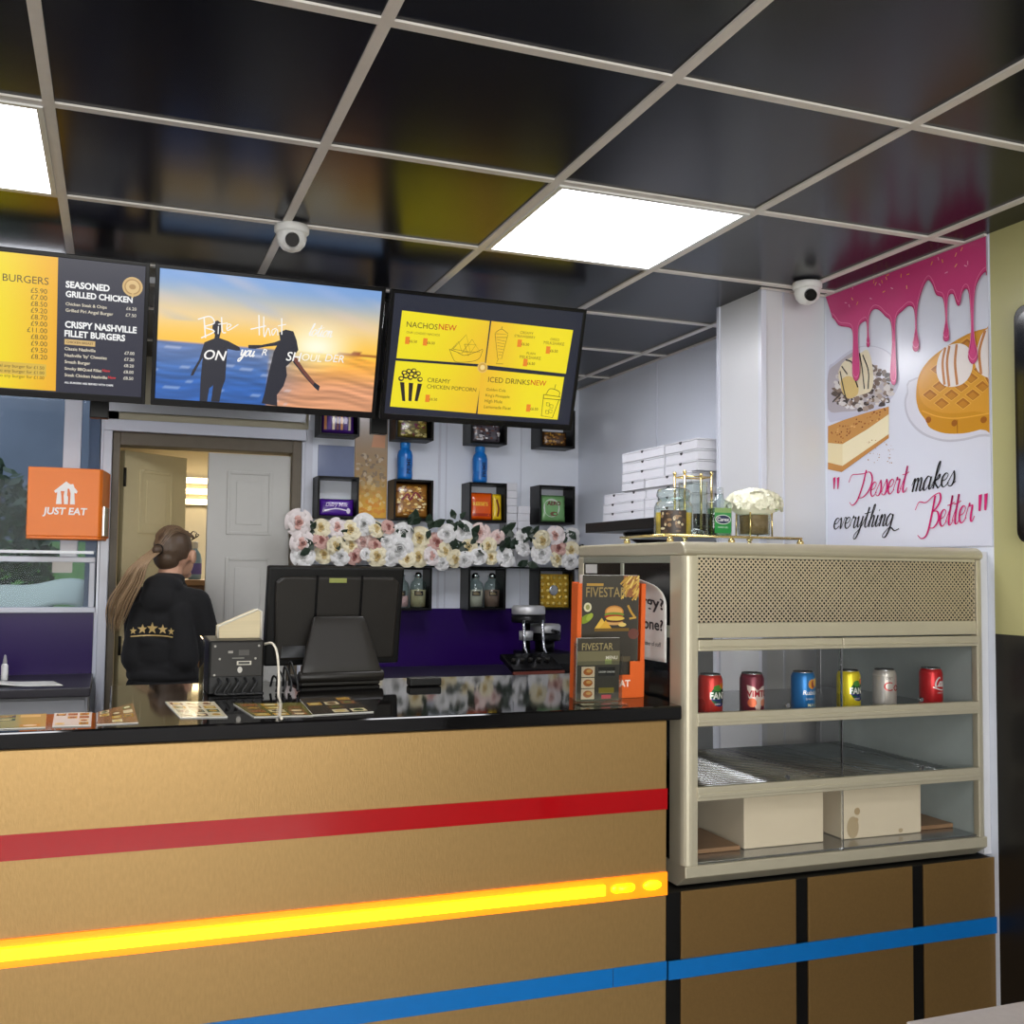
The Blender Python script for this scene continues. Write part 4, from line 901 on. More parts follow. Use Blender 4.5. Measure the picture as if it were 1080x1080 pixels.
loft(q2, [rrect(.0, .034, .018, .008), rrect(.004, .036, .020), rrect(.098, .036, .020), rrect(.106, .030, .016), rrect(.112, .014, .012, .009), rrect(.128, .012, .012, .010)])
q2.build('bottle', 'clear', hb)
M().lathe([(0, .127), (.013, .127), (.013, .142), (.010, .147), (0, .148)], seg=20).build('cap', 'acrylic', hb)
q = M(); q.box((-.031, -.013, .004), (.031, .013, .085)); q.build('gel', glass('green_gel', (200, 226, 200), .5), hb)
A = Art(plane_map((0, -.0212, 0), (1, 0, 0), (0, 0, 1), (0, -1, 0)), eps=.0003); A.rect(-.028, .012, .028, .040, (28, 140, 62), 0); A.rect(-.028, .040, .028, .072, (60, 150, 80), 0); A.rect(-.028, .072, .028, .086, (140, 170, 110), 0)
A.ell(0, .052, .026, .014, (240, 244, 240), 1); A.ell(0, .052, .024, .0122, (28, 40, 84), 2); A.txt('Carex', (0, .047), .016, (240, 240, 245), 3, align='c', bold=.02); A.txt('HAND GEL', (0, .027), .007, (220, 240, 224), 2, align='c'); A.build('label_print', 'PR', hb)
fp = thing('flower_pot', 'white hydrangea head in a footed glass pot on the brass tray', 'flower pot', (1.795, 2.70, zt))
M().lathe([(0, .010), (.046, .010), (.048, .014), (.050, .082), (.051, .084)], seg=28).build('glass_pot', 'clear', fp)
M().lathe([(0, .014), (.042, .014), (.043, .078), (0, .08)], seg=24).build('filler', 'soil', fp)
for a in range(4):
    t0 = PI / 4 + a * PI / 2; c, s_ = math.cos(t0), math.sin(t0)
    M().cyl((.054 * c, .054 * s_, 0), (.053 * c, .053 * s_, .09), .0028, seg=8).build('leg', 'brass', fp)
M().lathe([(.0515, .083), (.0525, .083), (.0525, .088), (.0515, .088), (.0515, .083)], seg=28).build('ring', 'brass', fp)
r3 = random.Random(8); q = M()
for k in range(210):
    th = r3.uniform(0, 2 * PI); u = r3.uniform(-.15, 1); rad = math.sqrt(max(0, 1 - u * u)); n = Vector((rad * math.cos(th), rad * math.sin(th), u))
    c = Vector((n.x * .086, n.y * .080, .100 + n.z * .048)); n = n.normalized(); a = n.orthogonal().normalized(); b = n.cross(a); s0 = r3.uniform(.010, .014)
    ro = r3.uniform(0, PI)
    for j in range(4):
        d = a * math.cos(ro + j * PI / 2) + b * math.sin(ro + j * PI / 2); e = n.cross(d)
        q.face([c, c + d * s0 * .6 + e * s0 * .5 + n * .002, c + d * s0 * 1.15 + n * .004, c + d * s0 * .6 - e * s0 * .5 + n * .002], True)
q.ell((0, 0, .102), (.076, .070, .040), 16); q.build('bloom', 'hydr', fp, recalc=False)
q = M()
for a in range(7):
    d = Vector((math.cos(a * .9), math.sin(a * .9), 0)); e = Vector((-d.y, d.x, 0)); o_ = Vector((0, 0, .088))
    q.face([o_ + d * .03, o_ + d * .06 + e * .016 + Vector((0, 0, .003)), o_ + d * .085 - Vector((0, 0, .004)), o_ + d * .06 - e * .016 + Vector((0, 0, .003))])
q.build('leaf_ring', mat('pale_green_leaf', (150, 180, 96), .5), fp, recalc=False)

# ================================================================== DESSERT POSTER
py0, py1 = 3.085, 2.338
po = M().box((XR - 0.004, py1, 1.487), (XR - 0.0005, py0, ZC - 0.007)).build('dessert_poster', mat('poster_white', (214, 217, 232), .20, var=.01)); tag(po, 'tall white wall poster with pink icing drips, waffle and dessert quote', 'poster')
A = Art(lambda a, b, h: Vector((XR - 0.0042 - h, 3.0 - a, b)), eps=.0002)
def pz(px, py): v = atX(px, py, XR - 0.0045); return (3.0 - v.y, v.z)
D4 = lambda x, y: pz(860 + x * 220 / 660, 230 + y * 360 / 1080)
E4 = lambda x, y: pz(870 + x * 185 / 1080, 340 + y * 160 / 934)
umin, umax = 3.0 - py0 + .004, 3.0 - py1 - .002
def clip(pts): return [(min(umax, max(umin, a)), min(ZC - .008, b)) for a, b in pts]
low = [(56, 312), (66, 322), (80, 340), (110, 345), (121, 358), (123, 400), (121, 490), (132, 515), (143, 490), (138, 400), (140, 345), (158, 326), (166, 332), (168, 380), (166, 400), (170, 408), (175, 400), (172, 380), (172, 320), (185, 290), (205, 290), (225, 310), (243, 330), (247, 400), (241, 500), (249, 527), (259, 508), (256, 400), (258, 320), (280, 292), (300, 277), (317, 292), (320, 360), (312, 408), (321, 422), (331, 408), (324, 360), (326, 285), (342, 225), (360, 195), (375, 210), (387, 242), (409, 256), (416, 330), (409, 378), (417, 390), (426, 378), (420, 330), (423, 252), (440, 240), (452, 272), (460, 274), (468, 237), (480, 222), (491, 242), (497, 330), (495, 400), (488, 440), (502, 461), (516, 440), (508, 400), (503, 330), (508, 232), (525, 187), (545, 168), (562, 176)]
lw = [(a.x, a.y) for a in cat([(*D4(*q_), 0) for q_ in low], n=4)]
A.poly(clip(lw + [(umax, 2.6), (umin, 2.6)]), (206, 66, 128), 24)
A.stroke(clip(lw), .0035, (176, 30, 96), 25, smooth=0)
A.stroke(clip([(a, b + .012) for a, b in lw]), .0022, (232, 130, 170), 25, smooth=0)
r5 = random.Random(4)
for _ in range(26):
    x, y = r5.uniform(80, 540), 0; y = 225 - (x - 62) * .35 + r5.uniform(15, 75); c0 = D4(x, y); th = r5.uniform(0, PI)
    A.stroke([(c0[0] - .006 * math.cos(th), c0[1] - .006 * math.sin(th)), (c0[0] + .006 * math.cos(th), c0[1] + .006 * math.sin(th))], .003, r5.choice([(236, 178, 60), (240, 170, 200), (250, 200, 120)]), 26, smooth=0)
PG = lambda pts, c, lay, sm=4: A.poly(clip([(a.x, a.y) for a in cat([(*E4(*q_), 0) for q_ in pts], closed=True, n=sm)] if sm else [E4(*q_) for q_ in pts]), c, lay)
# sundae bowl
PG([(20, 300), (60, 245), (180, 160), (300, 145), (410, 195), (455, 300), (455, 385), (400, 480), (300, 555), (180, 595), (80, 605), (20, 590)], (196, 196, 214), 1)
PG([(20, 320), (70, 255), (190, 175), (300, 160), (400, 205), (440, 320), (420, 410), (340, 490), (240, 535), (120, 550), (20, 535)], (176, 168, 176), 2)
PG([(200, 165), (300, 150), (400, 200), (440, 310), (420, 380), (320, 330), (270, 250)], (222, 222, 236), 3)
for _ in range(300):
    x = r5.uniform(48, 415); y = r5.uniform(265, 545)
    if ((x - 230) / 205) ** 2 + ((y - 400) / 140) ** 2 > 1: continue
    s_ = r5.uniform(9, 26); th = r5.uniform(0, 6.28); c = r5.choice([(110, 92, 82), (132, 112, 100), (214, 208, 206), (164, 146, 136), (190, 178, 172), (206, 198, 196), (84, 70, 64), (224, 220, 222), (62, 52, 50)])
    PG([(x + s_ * math.cos(th + k * 1.05) * r5.uniform(.5, 1.1), y + s_ * math.sin(th + k * 1.05) * r5.uniform(.4, .9)) for k in range(6)], c, 3, 2)
PG([(85, 320), (110, 250), (165, 215), (220, 190), (262, 170), (290, 240), (300, 350), (285, 420), (230, 445), (150, 460), (105, 420)], (226, 214, 186), 4)
PG([(100, 360), (150, 330), (200, 370), (205, 440), (150, 470), (110, 430)], (214, 186, 120), 5)
for ln_ in ([(95, 300), (115, 400), (140, 500)], [(130, 230), (170, 250), (190, 330)], [(235, 200), (270, 300), (268, 410)], [(215, 190), (232, 290), (245, 410)], [(105, 270), (140, 320)], [(180, 330), (205, 400)], [(50, 490), (100, 440)]): A.stroke(clip([E4(*q_) for q_ in ln_]), .0055, (48, 36, 34), 6)
# cheesecake slice
PG([(20, 740), (110, 748), (110, 885), (20, 865)], (232, 216, 172), 3, 0); PG([(110, 748), (395, 560), (395, 690), (110, 885)], (238, 226, 190), 3, 0)
PG([(20, 640), (120, 600), (260, 555), (395, 518), (395, 565), (260, 660), (110, 750), (20, 742)], (196, 140, 70), 4, 0)
PG([(20, 862), (110, 884), (395, 688), (395, 712), (105, 922), (20, 905)], (192, 134, 66), 4, 0)
for _ in range(120):
    x = r5.uniform(40, 380); y = r5.uniform(530, 740)
    if not (640 - (x - 40) * .33 < y < 742 - max(0, x - 110) * .63): continue
    c0 = E4(x, y); A.ell(c0[0], c0[1], r5.uniform(.003, .006), r5.uniform(.002, .0035), r5.choice([(150, 88, 34), (222, 170, 96), (174, 112, 48), (120, 68, 26)]), 5, n=7)
for _ in range(34):
    c0 = E4(r5.uniform(250, 440), r5.uniform(720, 870)); A.ell(c0[0], c0[1], r5.uniform(.001, .0035), r5.uniform(.001, .002), (160, 104, 50), 3, n=6)
# waffle on a plate
PG([(560, 340), (505, 430), (490, 510), (520, 610), (600, 690), (720, 732), (830, 732), (950, 705), (1090, 660), (1090, 300)], (190, 190, 206), 1)
PG([(565, 350), (515, 440), (502, 510), (530, 600), (610, 678), (720, 718), (830, 718), (950, 690), (1090, 645), (1090, 300)], (214, 214, 228), 2)
PG([(1090, 20), (1000, 35), (880, 72), (740, 155), (640, 235), (580, 330), (563, 450), (580, 540), (620, 600), (650, 650), (740, 683), (860, 683), (960, 660), (1090, 625)], (200, 138, 34), 3)
PG([(1090, 28), (1000, 45), (885, 85), (750, 165), (650, 245), (590, 340), (580, 430), (610, 500), (680, 545), (780, 560), (920, 548), (1090, 520)], (212, 150, 48), 4)
WT = [(1090, 28), (1000, 45), (885, 85), (750, 165), (650, 245), (590, 340), (580, 430), (610, 500), (680, 545), (780, 560), (920, 548), (1090, 520)]
def inside_top(x, y):
    r_ = False
    for (x0, y0), (x1, y1) in zip(WT, WT[1:] + WT[:1]):
        if (y0 > y) != (y1 > y) and x < (x1 - x0) * (y - y0) / (y1 - y0) + x0: r_ = not r_
    return r_
for i in range(-9, 10):
    for j in range(-9, 10):
        x = 830 + (i - j) * 66 + (i + j) * 6; y = 290 + (i + j) * 52
        if not all(inside_top(x + a_, y + b_) for a_, b_ in ((0, -40), (50, 0), (0, 40), (-50, 0))): continue
        PG([(x, y - 40), (x + 52, y), (x, y + 40), (x - 52, y)], (228, 172, 72), 5, 0); PG([(x, y - 34), (x + 44, y), (x, y + 34), (x - 44, y)], (164, 98, 26), 5.5, 0); PG([(x, y - 18), (x + 30, y + 4), (x, y + 30), (x - 30, y + 4)], (188, 122, 36), 6, 0)
for x0, y0 in ((640, 600), (800, 620), (980, 600)): c0 = E4(x0, y0); A.ell(c0[0], c0[1], .012, .010, (150, 84, 24), 5)
A.stroke(clip([E4(*q_) for q_ in ((600, 545), (700, 580), (820, 590), (1020, 560))]), .004, (226, 166, 60), 5)
A.stroke([E4(818, 600), E4(818, 683)], .003, (150, 92, 20), 5, smooth=0)
for pts in ([(690, 300), (705, 210), (750, 150), (830, 130), (890, 160), (915, 240), (900, 320), (850, 380), (770, 398), (715, 370)], [(925, 250), (950, 130), (990, 50), (1090, 30), (1090, 320), (980, 330)]): PG(pts, (232, 224, 222), 7)
for ln_ in ([(745, 155), (728, 250), (740, 385)], [(770, 145), (755, 250), (768, 395)], [(815, 135), (805, 250), (818, 385)], [(990, 50), (955, 180), (965, 320)]): A.stroke(clip([E4(*q_) for q_ in ln_]), .010, (188, 122, 70), 8)
# quote
pk = (206, 30, 110); bk = (22, 20, 26)
script(A, 'Dessert', D4(128, 888), .047, .0075, pk, 5, .26, ang=.03, sx=1.12)
script(A, 'makes', D4(302, 868), .041, .0072, bk, 5, .26, ang=.05, sx=1.36)
script(A, 'everything', D4(56, 985), .038, .0072, bk, 5, .26, ang=.01, sx=1.42)
script(A, 'Better', D4(345, 985), .050, .0078, pk, 5, .26, ang=.09, sx=1.04)
for x, y, dy in ((62, 852, -1), (74, 852, -1), (522, 915, 1), (540, 912, 1)):
    c0 = D4(x, y); A.poly([(c0[0] - .008, c0[1] + .034), (c0[0] + .006, c0[1] + .036), (c0[0] - .001, c0[1] - .006), (c0[0] - .006, c0[1] - .006)] if dy < 0 else [(c0[0] - .004, c0[1] + .036), (c0[0] + .009, c0[1] + .038), (c0[0] + .002, c0[1] - .012), (c0[0] - .006, c0[1] - .010)], pk, 5)
A.build('poster_print', 'WALLP', po)
# dark screen on the olive wall
ws = thing('wall_screen', 'dark flat screen with rounded corners on the olive wall', 'screen', (XR, 2.03, 1.49))
q = M(); r = .035; pts = []
for cy, cz, a0_ in ((.19 - r, .66 - r, 0), (-.19 + r, .66 - r, PI / 2), (-.19 + r, r, PI), (.19 - r, r, 1.5 * PI)): pts += [(cy + r * math.cos(a0_ + PI / 2 * k / 5), cz + r * math.sin(a0_ + PI / 2 * k / 5)) for k in range(6)]
q.prism(pts, 'x', -.035, -.0005); q.build('casing', 'blackg', ws, bevel=.003)
q = M(); q.prism([(y * .93, .02 + z * .94) for y, z in pts], 'x', -.037, -.034); q.build('display', 'screenoff', ws)

# ================================================================== PIZZA BOX SHELF
SX = 2.05
sh = thing('wall_shelf', 'black shelf on the right wall under the white pizza boxes', 'shelf', (2.20, 3.95, 1.60))
M().box((-.17, -.52, -.022), (.158, .48, .022)).build('board', 'black', sh, bevel=.002)
for y in (-.35, .3): q = M(); q.prism([(.158, -.022), (.158, -.14), (.14, -.14), (-.06, -.034), (-.06, -.022)], 'y', y - .01, y + .01); q.build('bracket', 'charcoal', sh)
zs = 1.6225; bh = 0.0415
def pizza_box(x, y0, y1, z, label):
    t = thing('pizza_box', label, 'box', (x, (y0 + y1) / 2, z), 0, 'white pizza boxes on the wall shelf'); w2 = (y1 - y0) / 2 - .0015; d = min(.30, XR - .004 - x)
    q = M(); q.box((0, -w2, 0.0005), (d, w2, bh - .008)); q.build('tray', 'card', t, bevel=.0015)
    q = M(); q.box((-.0008, -w2 - .0008, bh - .007), (d + .0008, w2 + .0008, bh - .0008)); q.build('lid', 'card', t, bevel=.0015)
    q = M(); q.prism([(-.012, bh - .004), (.012, bh - .004), (.005, bh - .014), (-.005, bh - .014)], 'x', -.0016, -.0004); q.build('tuck_slot', 'cardin', t)
    return t
ordn = ['lowest', 'second', 'third', 'fourth', 'fifth', 'sixth', 'seventh', 'eighth']
tow = [('farthest', 4.10, 4.30, 3, SX + .01), ('middle', 3.885, 4.095, 4, SX), ('nearest', 3.50, 3.88, 4, SX)]
for nm, y0, y1, n, x in tow:
    for k in range(n): pizza_box(x + .004 * ((k * 7) % 3 - 1), y0 + .004 * ((k * 5) % 3 - 1), y1 + .004 * ((k * 5) % 3 - 1), zs + bh * k, f'white pizza box, {ordn[k]} from the shelf in the {nm} stack')
for k in range(3): pizza_box(SX + .003 * (k % 2), 3.72 + .004 * (k % 2), 4.095, zs + bh * (4 + k), f'wide white pizza box, {("lowest", "middle", "top")[k]} of the upper pile over the middle stack')
for k in range(3): pizza_box(SX + .004 * (k % 2), 3.46, 3.715, zs + bh * (4 + k), f'wide white pizza box, {("lowest", "middle", "top")[k]} of the upper pile beside the pillar')

# ================================================================== BACK WORKTOPS
for nm, x0, x1, lb, lb2 in (('r', .91, XR - .003, 'dark speckled back worktop under the purple panel and flowers', 'pale grey base cabinet under the right back worktop'), ('l', -2.4, -.085, 'dark speckled back worktop under the window at left', 'pale grey base cabinet under the left back worktop')):
    tag(M().box((x0, 4.64, .868), (x1, YB - .013, .905)).build('back_worktop', 'worktop', bevel=.004), lb, 'worktop')
    b = thing('base_cabinet', lb2, 'cabinet', ((x0 + x1) / 2, 4.95, 0)); hw = (x1 - x0) / 2
    M().box((-hw + .01, -.27, 0), (hw - .01, .28, .866)).build('body', 'cabgrey', b)
    n = max(2, int(hw * 2 / .55))
    for k in range(n):
        a = -hw + .014 + k * (2 * hw - .028) / n; c = a + (2 * hw - .028) / n - .005
        d = M().box((a, -.288, .08), (c, -.271, .855)).build('door', 'cabgrey', b, bevel=.002)
        q = M(); q.cyl((c - .03, -.30, .62), (c - .03, -.30, .76), .005, seg=8); q.cyl((c - .03, -.288, .63), (c - .03, -.30, .63), .004, seg=8); q.cyl((c - .03, -.288, .75), (c - .03, -.30, .75), .004, seg=8); q.build('handle', 'steel', d)
# papers and bottle on the left worktop
q = M(); q.grid(lambda a, b: Vector((-.52 + .33 * a - .05 * b, 4.76 + .20 * b - .03 * a, .9065 + .03 * max(0, .55 - a) * (1 + .3 * math.sin(6 * b)))), 12, 6)
o = q.build('paper_sheet', 'paper'); s_ = o.modifiers.new('solid', 'SOLIDIFY'); s_.thickness = .001; tag(o, 'white curling paper on the left back worktop', 'paper')
c0 = at(5, 705, 4.98)
mb = thing('marker_bottle', 'slim white squeeze bottle standing on the left back worktop', 'bottle', (c0.x, 4.98, .9055))
M().lathe([(0, 0), (.013, .001), (.014, .01), (.014, .065), (.008, .075), (0, .076)], seg=16).build('body', 'white', mb)
M().lathe([(.0085, .074), (.009, .08), (.004, .11), (0, .112)], seg=14).build('nozzle', mat('grey_nozzle', (160, 158, 160), .4), mb)
o = M().box((0, -.001, 0), (.085, 0, .05)).build('window_notice', 'paper'); c0 = at(55, 604, YB - .032); o.location = (c0.x, YB - .0455, c0.z); tag(o, 'small white notice stuck on the rail across the window', 'notice')

# ================================================================== ORANGE DELIVERY BOX by the window
c0 = at(27, 568, 4.95); c1 = at(109, 495, 4.95)
jb = thing('delivery_box', 'orange lettered board box hung on the window beside the door', 'box', ((c0.x + c1.x) / 2, 5.05, c0.z)); hw = (c1.x - c0.x) / 2; hh = c1.z - c0.z
q = M(); q.prism([(-hw, -.10), (hw - .012, -.10), (hw, -.085), (hw + .032, .168), (-hw, .168)], 'z', .012, hh); q.prism([(-hw, -.10), (hw - .012, -.10), (hw, -.085), (hw + .02, .1), (-hw, .1)], 'z', 0, .012); q.build('body', 'orangebag', jb, bevel=.004)
A = Art(plane_map((0, -.1006, 0), (1, 0, 0), (0, 0, 1), (0, -1, 0)))
def je_logo(A, cx, cz, s, wht=(238, 232, 228), org=(226, 110, 36), lay=0):
    hs_ = [(-.5, .1), (-.44, .0), (-.36, .05), (-.40, -.5), (.40, -.5), (.36, .05), (.44, 0), (.5, .1), (.36, .28), (.30, .44), (.18, .42), (0, .55)]
    A.poly([(cx + x * s, cz + y * s) for x, y in hs_], wht, lay)
    for pts in ([(-.16, -.5), (-.19, -.1), (-.22, .1), (-.06, .1), (-.09, -.1), (-.06, -.5)], [(.10, -.5), (.10, -.16), (.06, -.1), (.07, .22), (.14, .22), (.20, .0), (.19, -.5)]): A.poly([(cx + x * s, cz + y * s) for x, y in pts], org, lay + 1)
je_logo(A, .002, .20, .095)
A.txt('JUST EAT', (.0, .108), .042, (238, 232, 228), 1, align='c', bold=.03, shear=.12); A.build('logo_print', 'PR', jb)
q = M(); q.box((-.06, .168, .22), (.06, .186, .27)); q.build('bracket', 'alu', jb)
q = M(); q.prism([(hw + .004, -.05), (hw + .020, .08), (hw + .027, .08), (hw + .010, -.05)], 'z', .02, .15); q.build('side_pocket', 'steel', jb)

# ================================================================== CUBE SHELVES on the back wall
def cube_shelf(x, z, wd, ht, label):
    t = thing('cube_shelf', label, 'shelf', (x, 5.11, z), 0, 'black cube shelves on the back wall'); e = .011; d = YB - 5.11 - .001
    q = M(); q.box((-wd / 2, 0, 0), (-wd / 2 + e, d, ht)); q.box((wd / 2 - e, 0, 0), (wd / 2, d, ht)); q.box((-wd / 2 + e, 0, 0), (wd / 2 - e, d, e)); q.box((-wd / 2 + e, 0, ht - e), (wd / 2 - e, d, ht))
    q.build('frame', 'shelfblk', t, bevel=.0015); return t
CX = [1.010, 1.392, 1.790, 2.178]
names = ['first', 'second', 'third', 'fourth']
BX = {}
for r_, (zb, ht, wd) in enumerate(((2.055, .205, .20), (1.648, .205, .205), (1.195, .215, .205))):
    for c_ in range(4):
        BX[r_, c_] = cube_shelf(CX[c_], zb, wd, ht, f'black cube shelf, {("top row partly behind the screens", "middle row above the flowers", "bottom row under the flowers")[r_]}, {names[c_]} from the door')
def pillow(wd, ht, th):
    def f(a, b, h):
        ea = max(0, 1 - abs(2 * a / wd) ** 3); eb = max(0, 1 - abs(2 * b / ht - 1) ** 3)
        return Vector((a, -(th * (ea * eb) ** .5 + h), b))
    return f
def packet(x, z, wd, ht, th, base, label, draw=None, y=5.16, tilt=.06, name='snack_packet'):
    t = thing(name, label, 'snack', (x, y, z + .0005), 0, 'sweets in the black cube shelves'); f = pillow(wd, ht, th)
    q = M(); q.grid(lambda a, b: f((a - .5) * wd, b * ht, 0), 16, 12); q.grid(lambda a, b: Vector((lambda v: (v.x, -v.y, v.z))(f((a - .5) * wd, b * ht, 0))), 16, 12)
    bmesh.ops.remove_doubles(q.bm, verts=q.bm.verts, dist=1e-5)
    q.build('wrapper', mat('wrapper_' + label.split()[0] + str(int(x * 100)), base, .25, coat=.4, var=.08), t)
    A = Art(lambda a, b, h: f(a, b, h + .0004), eps=.0003)
    if draw: draw(A, wd, ht); A.build('wrapper_print', 'FOIL', t)
    t.rotation_euler = (-tilt, 0, 0); return t
def stripes(cols, seed):
    def d(A, w, h):
        rr_ = random.Random(seed)
        for k in range(7): A.quad([(-w / 2 + .012 + k * (w - .024) / 7, .02), (-w / 2 + .008 + (k + .8) * (w - .024) / 7, .02), (-w / 2 + .008 + (k + .8) * (w - .024) / 7, h - .02), (-w / 2 + .012 + k * (w - .024) / 7, h - .02)], lambda a, b, c=cols[k % len(cols)]: c, 2, 4, 1)
    return d
def dots(cols, seed, n=60):
    def d(A, w, h):
        rr_ = random.Random(seed)
        for k in range(n): A.ell(rr_.uniform(-w * .42, w * .42), rr_.uniform(h * .1, h * .9), rr_.uniform(.004, .012), rr_.uniform(.003, .008), rr_.choice(cols), 1 + k % 3, n=7)
    return d
e = .011
def zin(r_): return BX[r_, 0].location.z + e
packet(CX[0], zin(0), .165, .165, .02, (70, 30, 120), 'purple and orange striped bar packets in the top left cube shelf', stripes([(226, 150, 96), (90, 40, 150), (240, 214, 190), (120, 50, 60)], 1))
packet(CX[1], zin(0), .16, .13, .02, (110, 96, 40), 'olive and maroon packet in the top cube shelf above the first blue bottle', dots([(120, 30, 60), (170, 150, 60), (220, 206, 130)], 2))
packet(CX[2], zin(0), .16, .11, .02, (90, 84, 92), 'white and brown packet in the top cube shelf above the second blue bottle', dots([(226, 222, 224), (110, 70, 60), (60, 50, 60)], 3))
packet(CX[3], zin(0), .14, .08, .02, (84, 56, 30), 'brown packet in the top cube shelf nearest the side wall', dots([(150, 100, 40), (190, 140, 50)], 4, 30))
def dairy(A, w, h):
    A.txt('Dairy Milk', (-.055, h * .55), .026, (214, 190, 232), 3, bold=.01, shear=.2); A.stroke([(-.06, h * .3), (0, h * .42), (.06, h * .3)], .006, (226, 214, 240), 2); A.ell(.058, h * .3, .010, .014, (226, 220, 240), 3)
packet(CX[0], zin(1), .175, .085, .016, (74, 28, 140), 'purple chocolate packet in the middle row cube shelf nearest the door', dairy)
packet(CX[1], zin(1), .178, .18, .022, (150, 100, 40), 'gold and maroon sweets bag under the first blue bottle', lambda A, w, h: (dots([(236, 206, 130), (190, 130, 50), (110, 60, 30), (246, 230, 180), (210, 160, 70)], 6, 120)(A, w, h), script(A, 'Roses', (-.055, h * .52), .022, .005, (130, 30, 60), 5, .2, ang=.2, sx=.9) if 0 else A.stroke([(-.05, h * .5), (-.02, h * .68), (-.01, h * .5), (.02, h * .72), (.05, h * .55)], .008, (130, 30, 60), 5)), y=5.165)
def reese(A, w, h): A.txt("REESE'S", (-.048, h * .52), .026, (250, 210, 60), 3, bold=.02); A.quad([(-.05, .02), (.05, .02), (.05, .035), (-.05, .035)], lambda a, b: (180, 50, 20), 4, 1, 2)
packet(CX[2] - .02, zin(1), .125, .145, .02, (226, 88, 14), 'orange peanut-cup packet under the second blue bottle', reese, y=5.17)
def yb(A, w, h): A.stroke([(0, .02), (.006, .06), (-.004, .11)], .010, (120, 50, 24), 2)
packet(CX[2] + .062, zin(1), .05, .14, .014, (226, 188, 30), 'narrow yellow packet standing beside the orange packet', yb, y=5.15)
def aero(A, w, h):
    A.ell(-.012, h * .52, .045, .05, (206, 214, 200), 1); A.txt('AERO', (-.040, h * .62), .030, (110, 30, 50), 3, bold=.03, shear=.1); A.ell(0, h * .3, .022, .012, (120, 84, 60), 2); A.ell(.006, h * .3, .010, .006, (120, 190, 120), 3)
packet(CX[3] - .005, zin(1), .145, .145, .02, (120, 170, 110), 'green and white mint chocolate bag in the cube shelf near the corner', aero)
# bottom row: glass bottles of powder, gold box
def syrup(x, fill, label, y=5.165):
    t = thing('powder_bottle', label, 'bottle', (x, y, zin(2) + .0005), 0, 'glass powder bottles in the cube shelves')
    M().lathe([(0, .002), (.038, .002), (.042, .008), (.043, .105), (.037, .128), (.022, .142), (.020, .155), (.023, .158), (.023, .166)], seg=24).build('glass', 'clear', t)
    M().lathe([(0, .005), (.038, .006), (.040, .09 if fill != 'pinkp' else .06), (0, .094 if fill != 'pinkp' else .064)], seg=20).build('contents', fill, t)
    M().lathe([(0, .150), (.016, .152), (.018, .168), (.012, .178), (0, .18)], seg=18).build('stopper', 'chrome', t)
    A = Art(cyl_map(0, 0, .0434, 0, math.radians(-100)), strip=.005); A.rect(-.022, .062, .024, .086, (22, 20, 18), 0, n=8); A.rect(-.016, .069, .016, .072, (180, 160, 110), 1, n=6); A.rect(-.016, .077, .010, .080, (180, 160, 110), 1, n=6); A.build('label_print', 'PR', t)
syrup(CX[1] - .047, 'pinkp', 'glass bottle of pink powder beside the monitor edge under the flowers'); syrup(CX[1] + .045, 'oatp', 'glass bottle of oat coloured powder in the shelf next to the monitor')
syrup(CX[2] - .047, 'creamp', 'glass bottle of cream powder in the shelf above the purple panel'); syrup(CX[2] + .045, 'brownp', 'glass bottle of brown cocoa powder in the shelf above the purple panel')
syrup(CX[0] - .045, 'creamp', 'glass bottle of cream powder behind the monitor, left one'); syrup(CX[0] + .047, 'oatp', 'glass bottle of oat coloured powder behind the monitor')
gb = thing('chocolate_box', 'gold box of foil-wrapped chocolates in the shelf behind the waffle iron', 'box', (CX[3], 5.15, zin(2) + .0005), 0)
M().box((-.088, 0, 0), (.088, .03, .178)).build('carton', 'goldfoil', gb, bevel=.003)
for i in range(5):
    for k in range(5):
        x, z = -.068 + .034 * i, .022 + .034 * k
        if abs(i - 2) + abs(k - 2) < 1: continue
        M().ell((x + .004 * (k % 2), 0, z), (.009, .007, .009), 10).build('sweet', 'goldball', gb)
M().ell((0, -.001, .092), (.026, .004, .028), 20).build('seal', 'steel', gb)
# blue bottles on the middle row
b0 = None
for k in (1, 2):
    lb = ('blue sports drink bottle on the cube shelf holding the gold sweets bag', 'blue sports drink bottle on the cube shelf holding the orange packet')[k - 1]
    loc = (CX[k] - .035 if k == 1 else CX[k] - .03, 5.165, 1.648 + .205 + .0005)
    if b0 is None:
        b0 = thing('drink_bottle', lb, 'bottle', loc, 0, 'blue bottles on the middle cube shelves')
        M().lathe([(0, .002), (.033, .002), (.038, .008), (.0395, .02), (.0375, .055), (.0395, .075), (.0395, .125), (.035, .145), (.024, .158), (.022, .162)], seg=28).build('bottle', 'blueb', b0)
        M().lathe([(.0225, .16), (.026, .161), (.026, .186), (.024, .19), (0, .19)], seg=24).build('cap', mat('blue_cap', (30, 126, 206), .35), b0)
        A = Art(cyl_map(0, 0, .040, 0, math.radians(-92)), strip=.005); A.txt('PRIME', (.022, .030), .030, (20, 34, 74), 1, bold=.02, ang=PI / 2); A.rect(-.03, .06, -.012, .115, (40, 130, 210), 0, n=4); A.build('label_print', 'PR', b0)
    else: dup(b0, loc, label=lb)
